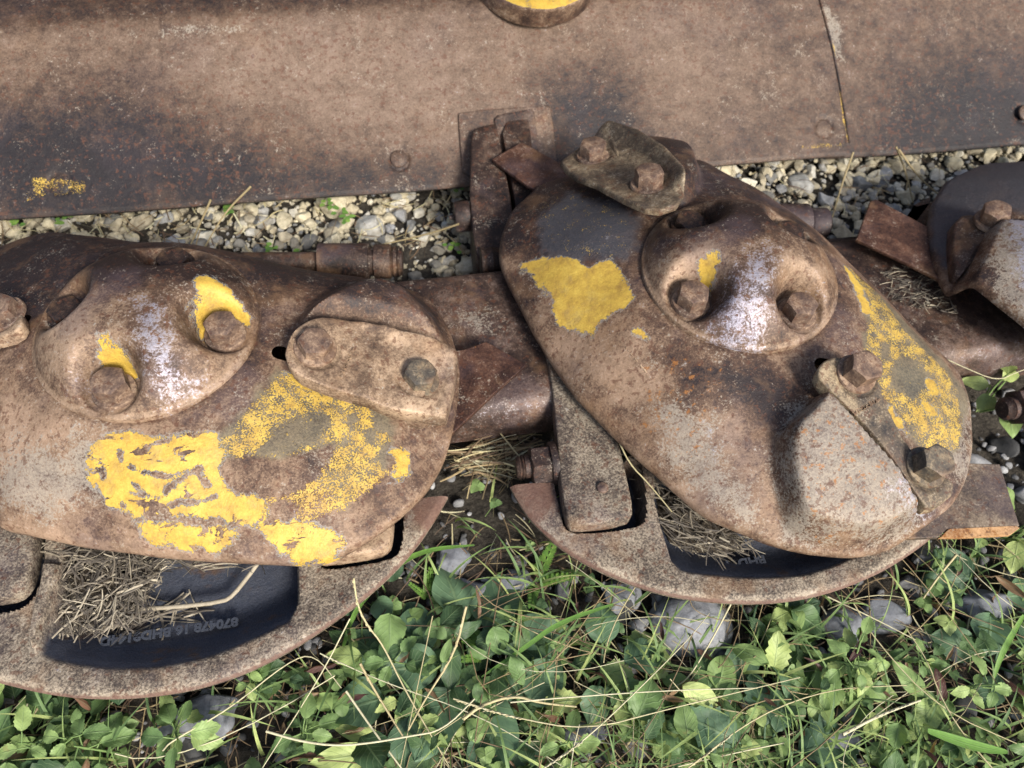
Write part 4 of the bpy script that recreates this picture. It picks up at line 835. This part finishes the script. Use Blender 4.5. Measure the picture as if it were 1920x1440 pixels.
# ------------------------------------------------------------ leaves
def leaf_mat(name, c):
    t = NT(name); r = t.attr('rnd'); lu = t.attr('lu'); lv = t.attr('lv'); n = t.noise(160, 5, .7); n2 = t.noise(600, 3, .6)
    col = t.ramp(r, c); col = t.mul(.7, col, t.ramp(n, [(.3, (.6, .62, .6)), (.65, (1.0, 1.0, 1.0))]))
    au = t.ma('ABSOLUTE', lu); mid = t.ma('SUBTRACT', 1.0, t.step(au, .02, .09))
    ph = t.ma('SUBTRACT', t.ma('MULTIPLY', lv, 7.0), t.ma('MULTIPLY', au, 2.2)); fr = t.ma('ABSOLUTE', t.ma('SUBTRACT', t.ma('FRACT', ph), .5)); side = t.ma('SUBTRACT', 1.0, t.step(fr, .03, .12))
    vein = t.ma('MAXIMUM', mid, t.ma('MULTIPLY', side, .55)); col = t.mix(t.ma('MULTIPLY', vein, .38), col, (.24, .33, .16))
    hole = t.step(t.noise(70, 4, .6, vec=t.map(loc=(2, 5, 8))), .66, .72); col = t.mix(t.ma('MULTIPLY', hole, .45), col, (.22, .17, .07))
    h = t.ma('SUBTRACT', t.ma('MULTIPLY', n2, .25), vein); t.fin(col, .5, 0.0, t.bump(h, .6, .0006), spec=.35)
    t.b.inputs['Subsurface Weight'].default_value = 0.0
    tr = t.t.nodes.new('ShaderNodeBsdfTranslucent'); t.L(t.mul(1.0, col, (1.0, 1.0, .45)), tr.inputs[0]); mx = t.t.nodes.new('ShaderNodeMixShader'); mx.inputs[0].default_value = .28
    t.t.links.new(t.b.outputs[0], mx.inputs[1]); t.t.links.new(tr.outputs[0], mx.inputs[2]); t.t.links.new(mx.outputs[0], t.out.inputs[0]); return t.m
M['leaf'] = leaf_mat('weed_leaf', [(0, (.04, .08, .035)), (.25, (.085, .155, .06)), (.5, (.16, .26, .09)), (.75, (.29, .41, .14)), (1, (.46, .53, .19))])
M['leafblue'] = leaf_mat('broad_blue_green_leaf', [(0, (.07, .13, .075)), (.5, (.12, .21, .115)), (1, (.19, .30, .16))])
M['bright'] = leaf_mat('bright_green_leaf', [(0, (.12, .26, .05)), (.5, (.17, .33, .06)), (1, (.25, .40, .08))])
def leaf(L, w_, serr=0.0, curl=.2, fold=.2, shape=1.0, n=12, wav=0.0, m=6):
    v = np.linspace(0, 1, n); prof = np.sin(np.pi*v**shape)**.75; prof[0] = .06; prof[-1] = .02
    if serr: prof = prof*(1+serr*np.where(np.arange(n) % 2, .5, -.5))
    u = np.linspace(-1, 1, m+1); U, Vv = np.meshgrid(u, v); X = U*prof[:, None]*w_/2; Y = Vv*L
    Z = np.abs(U)*w_*.5*fold*prof[:, None]-curl*L*(Vv-.15)**2+wav*w_*np.sin(Vv*9+U*2+rng.uniform(0, 6))*.12*np.abs(U)
    return np.stack([X, Y, Z], -1).reshape(-1, 3), gridf(n, m+1), U.ravel(), Vv.ravel()
def place(B, L4, p, az, el, roll, rnd):
    V, Fc, U, Vv = L4; R = rotm(az, [0, 0, 1])@rotm(el, [1, 0, 0])@rotm(roll, [0, 1, 0]); B.add(V@R.T+p, Fc, rnd=rnd, lu=U, lv=Vv)
def stem(B, a, b, r0, r1, bend=.1, rnd=.6, n=6, k=5):
    a = np.array(a, float); b = np.array(b, float); t = np.linspace(0, 1, n)[:, None]; L = np.linalg.norm(b-a); side = rng.normal(size=3)*L*bend
    P = a+(b-a)*t+side*(t*(1-t)); V, Fc = tube(P, np.linspace(r0, r1, n), k); B.add(V, Fc, rnd=rnd, lu=.5, lv=.05)
def rosette(x, y, n, L, w_, mat, lab, serr=0.0, h=.012, shape=.9, name='broadleaf_weed', cat='weed', group=None, azs=None, rb=(0, 1), petiole=.5, el=.25):
    B = Batch()
    for k in range(n):
        az = (azs[k] if azs else k*2.4+rng.normal()*.3); l = L*rng.uniform(.7, 1.1); d = np.array([-math.sin(az), math.cos(az), 0]); base = np.array([x, y, .001])
        st = base+d*l*petiole+np.array([0, 0, h*rng.uniform(.6, 1.4)]); stem(B, base, st, .0011, .0008, .1)
        place(B, leaf(l, w_*rng.uniform(.8, 1.1)*l/L, serr, rng.uniform(.05, .4), rng.uniform(.05, .35), shape, 16, .8), st, az, rng.uniform(-.15, el), rng.normal()*.25, rng.uniform(*rb))
    o = B.build(name, M[mat], loc=(x, y, 0)); return tag(o, lab, cat, group)
def wp(px, z=.012): return W([px], -ZC+z)[0]
G1 = 'broad leaved weeds in front of the mower'
for px, n, L, w_, mt, lab, kw in [
  ((880,1235), 9, .050, .040, 'leafblue', 'broad blue-green rosette weed between the two skid shoes', dict(shape=.75, azs=[-1.2, -.6, .1, .9, 1.6, 2.5, 3.3, 4.1, 4.8])),
  ((775,1290), 7, .038, .030, 'leafblue', 'broad dark weed under the pale crossing stalks', dict(shape=.8)),
  ((1420,1170), 5, .040, .034, 'leafblue', 'round leaved weed against the front lip of the right shoe', dict(shape=.8)),
  ((1850,1120), 4, .034, .030, 'leafblue', 'single round dark leaf plant near the right edge', dict(shape=.8)),
  ((1130,1250), 3, .030, .028, 'leafblue', 'small round leaf weed right of the blue-green rosette', dict(shape=.8)),
  ((1215,1300), 6, .030, .028, 'leaf', 'pale lobed leaf weed in the bottom middle', dict(serr=.25, rb=(.6, .9))),
  ((1440,1420), 6, .042, .028, 'leafblue', 'bluish serrated weed at the bottom right of the middle', dict(serr=.3)),
  ((1330,1330), 7, .030, .022, 'leaf', 'dark green weed behind crossing straw at the bottom', {}),
  ((60,1400), 6, .030, .020, 'leaf', 'serrated green weed in the bottom left corner', dict(serr=.3, rb=(.3, .8))),
  ((960,1350), 6, .034, .030, 'leafblue', 'broad dark weed at the bottom centre under dry grass', dict(shape=.8)),
  ((1895,1000), 4, .036, .026, 'leaf', 'light green pointed leaf plant beside the orange blade tip', dict(rb=(.7, 1), h=.03)),
  ((1850,760), 5, .030, .020, 'leaf', 'sunlit weed in the gap under the right end of the bar', dict(rb=(.7, 1), h=.03)),
  ((1880,1240), 5, .034, .026, 'leafblue', 'blue-green weed cut by the right edge', {}),
  ((700,1100), 5, .024, .022, 'leafblue', 'dark round weed tucked against the left shoe lip', dict(shape=.8)),
  ((770,1400), 4, .040, .016, 'leaf', 'narrow glossy bright leaf at the bottom left of centre', dict(rb=(.85, 1)))]:
    p = wp(px); kw = dict(kw); kw.setdefault('rb', (.1, .7)); rosette(p[0], p[1], n, L, w_, mt, lab, group=G1, **kw)
# leafy stalks with alternate serrated leaves
def leafy(px, n, L, lab, hgt=.04, mat='leaf', rb=(.35, .85), top=None):
    p = wp(px, .005); B = Batch(); a = np.array([p[0], p[1], 0]); tip = a+np.array([rng.normal()*.015, rng.normal()*.015, hgt]); stem(B, a, tip, .0011, .0006, .15)
    for k in range(n):
        t = .25+.75*k/n; q = a+(tip-a)*t; az = k*2.4+rng.normal()*.3; l = L*rng.uniform(.6, 1.1); d = np.array([-math.sin(az), math.cos(az), .3]); s_ = q+d*l*.45; stem(B, q, s_, .0006, .0004, .1)
        place(B, leaf(l, l*.62, .16, rng.uniform(.1, .5), rng.uniform(.1, .4), .85, 14, .6), s_, az, rng.uniform(-.3, .2), rng.normal()*.3, rng.uniform(*rb))
    return tag(B.build('leafy_weed', M[mat], loc=a), lab, 'weed', 'upright leafy weeds in front')
for px, n, L, lab, kw in [((330,1350), 12, .019, 'leafy serrated weed below the left shoe, just left of the grey rock', {}), ((190,1340), 12, .017, 'leafy serrated weed further left below the shoe lip', {}),
  ((240,1415), 10, .021, 'leafy weed touching the bottom edge left of the middle', {}), ((480,1290), 9, .015, 'small leafy weed under the right part of the left shoe', {}),
  ((580,1360), 9, .017, 'leafy weed between the left shoe and the pale stalks', {}), ((1590,1300), 14, .018, 'pale green leafy weed right of the bottom centre', dict(rb=(.55, .95))),
  ((1500,1230), 10, .015, 'pale leafy weed under the middle of the right shoe', dict(rb=(.55, .9))), ((1740,1300), 10, .015, 'leafy weed left of the dark bare soil at right', {}),
  ((120,1420), 9, .018, 'dark leafy weed near the bottom left corner', {}), ((1060,1410), 8, .016, 'leafy weed at the bottom edge near the centre', {}),
  ((740,1220), 8, .017, 'hairy grey-green leafy weed where the pale stalks cross', dict(rb=(.2, .6))), ((1700,1230), 8, .014, 'small leafy weed under the purple dead leaf', {})]:
    leafy(px, n, L, lab, **kw)
# feathery leaves
def feather(px, lab, L=.03, az=0.0, n=3):
    p = wp(px, .02); B = Batch(); a = np.array([p[0], p[1], .003])
    for q in range(n):
        A = az+rng.normal()*.5+(q-n/2)*.7; d = np.array([-math.sin(A), math.cos(A), .25]); l = L*rng.uniform(.8, 1.1); stem(B, a, a+d*l+[0, 0, .012], .0005, .0003, .1)
        for k in range(7):
            t = .2+.8*k/6; c = a+d*l*t+np.array([0, 0, .012*t])
            for sgn in (-1, 1):
                for m_ in range(5):
                    bz = A+sgn*(.45+.28*m_); ll = l*.30*(1.15-t*.6)*(1-.08*m_); place(B, leaf(ll, ll*.28, 0, .1, .1, .9, 5, 0, 2), c, bz, .1, 0, rng.random())
    return tag(B.build('feather_leaf_weed', M['bright'], loc=a), lab, 'weed', 'feathery leaved weeds')
feather((1005,1075), 'bright feathery leaf just left of the right shoe tip', .030, -1.5, 3); feather((930,1215), 'feathery leaf between the broad leaves in the middle', .026, 1.2, 4); feather((805,1110), 'small feathery leaf beside the left shoe lip', .016, .3, 3)
# clover / ground ivy carpet
B = Batch(); ROCKP = [(W([p], -ZC+.006)[0], a*.0005) for p, a, b, r, l in ROCKS]
def onrock(p): return any((p[0]-c[0])**2+(p[1]-c[1])**2 < r*r for c, r in ROCKP)
bare = np.array([(840,940),(1040,1000),(1240,1120),(1260,1240),(1120,1280),(1040,1150),(900,1130),(830,1060)], float); bare2 = np.array([(1770,1220),(1920,1200),(1920,1400),(1790,1330)], float)
cl_poly = np.array([(0,1300),(300,1320),(560,1240),(760,1080),(850,960),(900,900),(980,960),(1040,1050),(1160,1110),(1330,1150),(1500,1140),(1660,1090),(1740,1030),(2150,960),(2250,1560),(-220,1560),(-220,1330)], float)
def in_px(poly):
    while True:
        q = np.array([[rng.uniform(-220, 2250), rng.uniform(760, 1560)]])
        if sdf(q, poly)[0] > 0: return q
for k in range(980):
    q = in_px(cl_poly); h = rng.uniform(.002, .022); p = W3(q, -ZC+h)[0]; r = rng.uniform(.0035, .008)
    if sdf(q, bare2)[0] > 0 and rng.random() < .85: continue
    if sdf(q, bare)[0] > 0:
        if rng.random() < .35: continue
        r *= .6
    if onrock(p) or mnoise.noise(Vector((p[0]*22, p[1]*22, 1.3))) < -.05 and rng.random() < .85: continue
    az0 = rng.uniform(0, 6.3); rv = np.clip(.15+.8*rng.random(), 0, 1)*(1 if q[0, 0] > 1150 else .8)
    stem(B, [p[0]+rng.normal()*.004, p[1]+rng.normal()*.004, 0], p, .0004, .0003, .1, k=4)
    for j in range(3): place(B, leaf(r*1.25, r*1.3, 0, .3, .15, .62, 7, .3, 4), p, az0+j*2.094, rng.normal()*.15, rng.normal()*.2, rv)
tag(B.build('clover_carpet', M['leaf']), 'low clover-like ground cover between the taller weeds', 'ground cover', kind='stuff')
B = Batch()
for k in range(760):
    q = in_px(cl_poly); h = rng.uniform(.004, .032); p = W3(q, -ZC+h)[0]; l = rng.uniform(.010, .030)
    if sdf(q, bare)[0] > 0 and rng.random() < .85 or sdf(q, bare2)[0] > 0 and rng.random() < .85: continue
    if onrock(p) or mnoise.noise(Vector((p[0]*14+5, p[1]*14, 7.3))) < .02 and rng.random() < .85: continue
    az = rng.uniform(0, 6.3); place(B, leaf(l, l*rng.uniform(.4, .85), .24*rng.random()**2, rng.uniform(.05, .5), rng.uniform(0, .4), rng.uniform(.7, 1), 13, .8), p, az, rng.normal()*.3, rng.normal()*.3, rng.random()**(.8 if q[0, 0] > 1150 else 1.5))
    stem(B, [p[0]+rng.normal()*.006, p[1]+rng.normal()*.006, 0], p, .0005, .0004, .1, k=4)
tag(B.build('weed_leaves', M['leaf']), 'mixed small weed leaves filling the ground in front', 'ground cover', kind='stuff')
# grass blades (green) and dry stalks as mass
def grass(B, p, L, w_, az, lean, rnd, n=9):
    t = np.linspace(0, 1, n); d = np.array([-math.sin(az), math.cos(az), 0]); s_ = np.array([math.cos(az), math.sin(az), 0])
    ang = lean*t; x = np.cumsum(np.sin(ang+.15))*L/n; z = np.cumsum(np.cos(ang+.15))*L/n; P = p+d*x[:, None]+np.array([0, 0, 1])*z[:, None]; ww = w_*(1-t**2*.95)*.5
    V = np.stack([P-s_*ww[:, None], P-np.array([0, 0, .2])*ww[:, None], P+s_*ww[:, None]], 1).reshape(-1, 3)
    B.add(V, gridf(n, 3), rnd=rnd, lu=np.tile([-1, 0, 1], n)*1.0, lv=np.full(3*n, .07))
B = Batch()
for k in range(1000):
    q = in_px(cl_poly); p = W3(q, -ZC)[0]
    if rng.random() < .6 and q[0, 0] < 1000: continue
    grass(B, p, rng.uniform(.03, .075), rng.uniform(.0008, .0028), rng.uniform(0, 6.3), rng.uniform(1.2, 2.3), rng.uniform(.35, 1))
tag(B.build('green_grass', M['leaf']), 'green grass blades bending through the weeds', 'grass', kind='stuff')
B = Batch()
for k in range(230):
    q = in_px(cl_poly)
    if rng.random() < .75 and q[0, 0] < 800: continue
    p = W3(q, -ZC+rng.uniform(.003, .035))[0]; L = rng.uniform(.03, .15); a = rng.normal()*.55+(0 if rng.random() < .6 else math.pi*rng.random()); d = np.array([math.cos(a), math.sin(a), rng.normal()*.18])
    t = np.linspace(-.5, .5, 8)[:, None]; P = p+d*L*t+rng.normal(size=3)*[L*.6, L*.6, L*.2]*(t**2); P[:, 2] = np.maximum(P[:, 2], .001)
    V, Fc = tube(P, rng.uniform(.00018, .00045), 4); B.add(V, Fc, rnd=rng.random())
tag(B.build('dry_grass', M['drygrass']), 'tangle of dry yellow grass stalks over the weeds', 'dry grass', kind='stuff')
# single traced stalks
def stalk(pts, zs, r, lab, rnd=.8, seed=False, mat='drygrass', group='long dry stalks'):
    z = np.interp(np.linspace(0, 1, len(pts)), np.linspace(0, 1, len(zs)), zs); P = W3(pts, -ZC+z); P = dens(chaikin(P, 2, closed=False), .002, closed=False)
    B = Batch(); V, Fc = tube(P, np.linspace(r, r*.6, len(P)), 6); B.add(V, Fc, rnd=rnd, lu=.5, lv=.05)
    if seed:
        for i in range(2, int(len(P)*seed), 1):
            a = rng.uniform(0, 6.3); T = P[min(i+1, len(P)-1)]-P[i]; T /= np.linalg.norm(T)+1e-9; off = np.cross(T, [math.cos(a), math.sin(a), .4]); off /= np.linalg.norm(off)+1e-9
            v, f = tube([P[i], P[i]+off*.0009-T*.0012, P[i]+off*.0008-T*.003], [.0003, .0006, .0001], 5); B.add(v, f, rnd=min(1, rnd+.1*rng.normal()), lu=.5, lv=.05)
    return tag(B.build('grass_stalk', M[mat], loc=P[-1]), lab, 'grass stalk', group)
S = [([(663,1084),(670,1137),(690,1175),(717,1207),(760,1296),(844,1440)], (.085, .02), .0007, 'pale stalk rising highest beside the left shoe lip', .3),
 ([(874,1137),(853,1226),(797,1310),(760,1380)], (.07, .02), .0009, 'seed stalk leaning right above the rosette', .5), ([(811,1155),(774,1329),(750,1440)], (.06, .03), .0004, 'thin straight stalk standing between two seed stalks', 0),
 ([(675,1244),(703,1296),(755,1380)], (.06, .03), .0009, 'seed stalk pointing up left from the crossing', .6), ([(499,1371),(563,1390),(633,1399),(703,1392),(769,1380),(830,1370),(890,1310)], (.045, .04), .0008, 'wavy pale stalk lying across the bottom left of centre', 0),
 ([(656,1160),(600,1270),(492,1440)], (.06, .03), .0005, 'long straight stalk slanting down left', 0), ([(649,1296),(700,1370),(760,1450)], (.04, .03), .0008, 'straight pale stalk running down to the bottom edge', 0),
 ([(305,1408),(320,1390),(430,1330),(540,1240),(590,1225),(640,1290)], (.04, .03), .0006, 'bent stalk looping over the leaves under the left shoe', 0),
 ([(868,1349),(902,1322),(964,1303),(1012,1318),(1081,1325)], (.04, .03), .0011, 'thick arched dry stem at the bottom centre', 0),
 ([(957,1317),(1080,1306),(1260,1294),(1420,1290)], (.04, .04), .0005, 'nearly level green-yellow stalk right of centre', 0), ([(850,1310),(960,1345),(1100,1370),(1250,1330),(1500,1270)], (.04, .04), .0005, 'thin long stalk sweeping right across the bottom', .2),
 ([(1370,1133),(1340,1190),(1291,1274),(1260,1290)], (.04, .02), .0007, 'pinkish stalk hanging below the right shoe', 0), ([(1552,1119),(1640,1160),(1717,1200)], (.03, .03), .0006, 'pale stalk slanting from the shoe lip to the right', 0),
 ([(1793,1040),(1760,1080),(1731,1122)], (.04, .03), .0010, 'thick pale straw under the blade tip', 0), ([(1580,1377),(1650,1340),(1726,1313)], (.05, .05), .0011, 'striped seed spike at the bottom right', .9),
 ([(1763,668),(1810,690),(1870,715),(1905,698),(1960,680)], (.07, .07), .0005, 'fine pale stem caught on the bar at the right', 0), ([(1290,1440),(1420,1340),(1560,1290),(1700,1285)], (.04, .03), .0005, 'dry stalk crossing the bottom right weeds', .2),
 ([(1860,1440),(1800,1370),(1760,1300),(1740,1240),(1700,1180)], (.03, .04), .0006, 'bent stalk beside the dark soil', 0), ([(1600,1130),(1640,1200),(1760,1330),(1920,1400)], (.04, .03), .0005, 'thin stalk running to the lower right corner', 0),
 ([(1020,1440),(1100,1385),(1200,1290),(1290,1200),(1330,1150)], (.05, .03), .0005, 'stalk rising from the bottom toward the shoe lip', .2), ([(600,1225),(720,1280),(900,1340),(1060,1440)], (.035, .03), .0004, 'fine stalk crossing the other way below centre', .1),
 ([(1158,822),(1180,870),(1215,905),(1260,960)], (.075, .06), .0007, 'pale straw poking out beside the shoe finger', 0)]
for pts, zs, r, lab, sd in S: stalk(pts, zs, r, lab, rnd=rng.uniform(.55, 1), seed=sd)
for pts, zs, lab, w_ in [([(1150,1133),(1047,1167),(978,1219),(902,1270)], (.05, .02), 'long green grass blade slanting across the rosette', .0017), ([(1920,1153),(1880,1220),(1861,1277)], (.04, .02), 'dark green blade at the right edge', .002),
   ([(640,1225),(665,1140),(740,1060),(800,1030),(890,1022)], (.01, .04), 'broad pale grass blade arching beside the left shoe', .0022), ([(1740,1370),(1830,1400),(1890,1410)], (.04, .03), 'broad green blade low at the right', .0034)]:
    z = np.linspace(zs[0], zs[1], len(pts)); P = W3(pts, -ZC+z); P = dens(chaikin(P, 2, closed=False), .003, closed=False); n = len(P); T = np.gradient(P, axis=0); s_ = np.cross(T, [0, 0, 1.]); s_ /= np.linalg.norm(s_, axis=1)[:, None]; t = np.linspace(0, 1, n)
    ww = (w_*np.sin(np.pi*(.08+.9*t))**.6)[:, None]; V = np.stack([P-s_*ww, P-np.array([0, 0, .3])*ww, P+s_*ww], 1).reshape(-1, 3)
    tag(mk('grass_blade', V, gridf(n, 3), M['bright'], attrs=dict(rnd=np.full(3*n, rng.random()*.6), lu=np.tile([-1., 0, 1], n), lv=np.full(3*n, .07)), loc=P[0]), lab, 'grass blade', 'single green grass blades')  # each object is a single blade of grass
# curled brown dead leaves
M['dead'] = leaf_mat('dead_brown_leaf', [(0, (.07, .025, .03)), (.4, (.16, .075, .05)), (1, (.30, .19, .11))])
B = Batch()
for k in range(150):
    q = in_px(cl_poly); p = W3(q, -ZC+rng.uniform(.002, .03))[0]; l = rng.uniform(.008, .024); place(B, leaf(l, l*rng.uniform(.12, .35), 0, rng.uniform(-1.2, 1.2), rng.uniform(.3, 1.4), .9, 10, 1.5, 4), p, rng.uniform(0, 6.3), rng.normal()*.5, rng.normal()*.8, rng.random())
tag(B.build('dead_leaves', M['dead']), 'curled brown dead leaves among the weeds', 'dead leaves', kind='stuff')
B = Batch(); p = W3([(1592, 1240)], -ZC+.03)[0]; place(B, leaf(.042, .0065, 0, .3, 1.0, .7, 14, 1, 4), p, math.radians(-48), .1, .3, .0); tag(B.build('dead_leaf', M['dead'], loc=p), 'long folded purple-brown dead leaf under the right shoe', 'dead leaf')
# small sprouts in the gravel
B = Batch()
for q in [(120,415),(430,385),(425,398),(640,395),(615,385),(650,410),(175,470),(510,470),(560,475),(850,460),(860,355),(30,420),(60,400)]:
    p = W3([q], -ZC+.02)[0]
    for k in range(6): place(B, leaf(rng.uniform(.004, .008), .005, 0, .2, .1, .8, 7, 0, 4), p+rng.normal(size=3)*[.003, .003, .001], rng.uniform(0, 6.3), .2, 0, rng.random())
tag(B.build('gravel_sprouts', M['bright']), 'tiny bright sprouts in the gravel behind the left disc', 'sprouts', kind='stuff')
for pts, lab in [([(470,350),(420,400),(380,470)], 'dry stem in the gravel left of the square stone'), ([(395,375),(375,420),(352,470)], 'dry stem nearest the left disc back edge'), ([(1600,285),(1580,340),(1560,410)], 'brown stem below the pan at the right'),
    ([(1680,275),(1698,320),(1712,380)], 'thick tan stem under the pan edge at right'), ([(1685,280),(1720,330),(1760,365)], 'tan stem leaning right beside the thick one'), ([(860,420),(800,440),(700,462)], 'dead root lying beside the hanger')]:
    stalk(pts, (.06, .01), .0011, lab, rnd=.45, group='dry stems in the gravel')
# spider web strands
t = NT('web_silk'); t.fin((.75, .75, .75), .4, 0.0); M['web'] = t.m
B = Batch(); a0 = W3([(1200, 362)], -.012)[0]
for k in range(34):
    e_ = W3([(rng.uniform(1075, 1190), rng.uniform(385, 445))], -.028)[0] if k < 26 else W3([(rng.uniform(1110, 1190), rng.uniform(340, 380))], -.006)[0]
    s0 = a0+rng.normal(size=3)*[.004, .003, .001]; V, Fc = tube([s0, (s0+e_)/2+[0, 0, -.001], e_], .00006+.00003*rng.random(), 4); B.add(V, Fc)
tag(B.build('spider_web', M['web']), 'fine spider web strands under the upper blade clamp of the right disc', 'spider web')
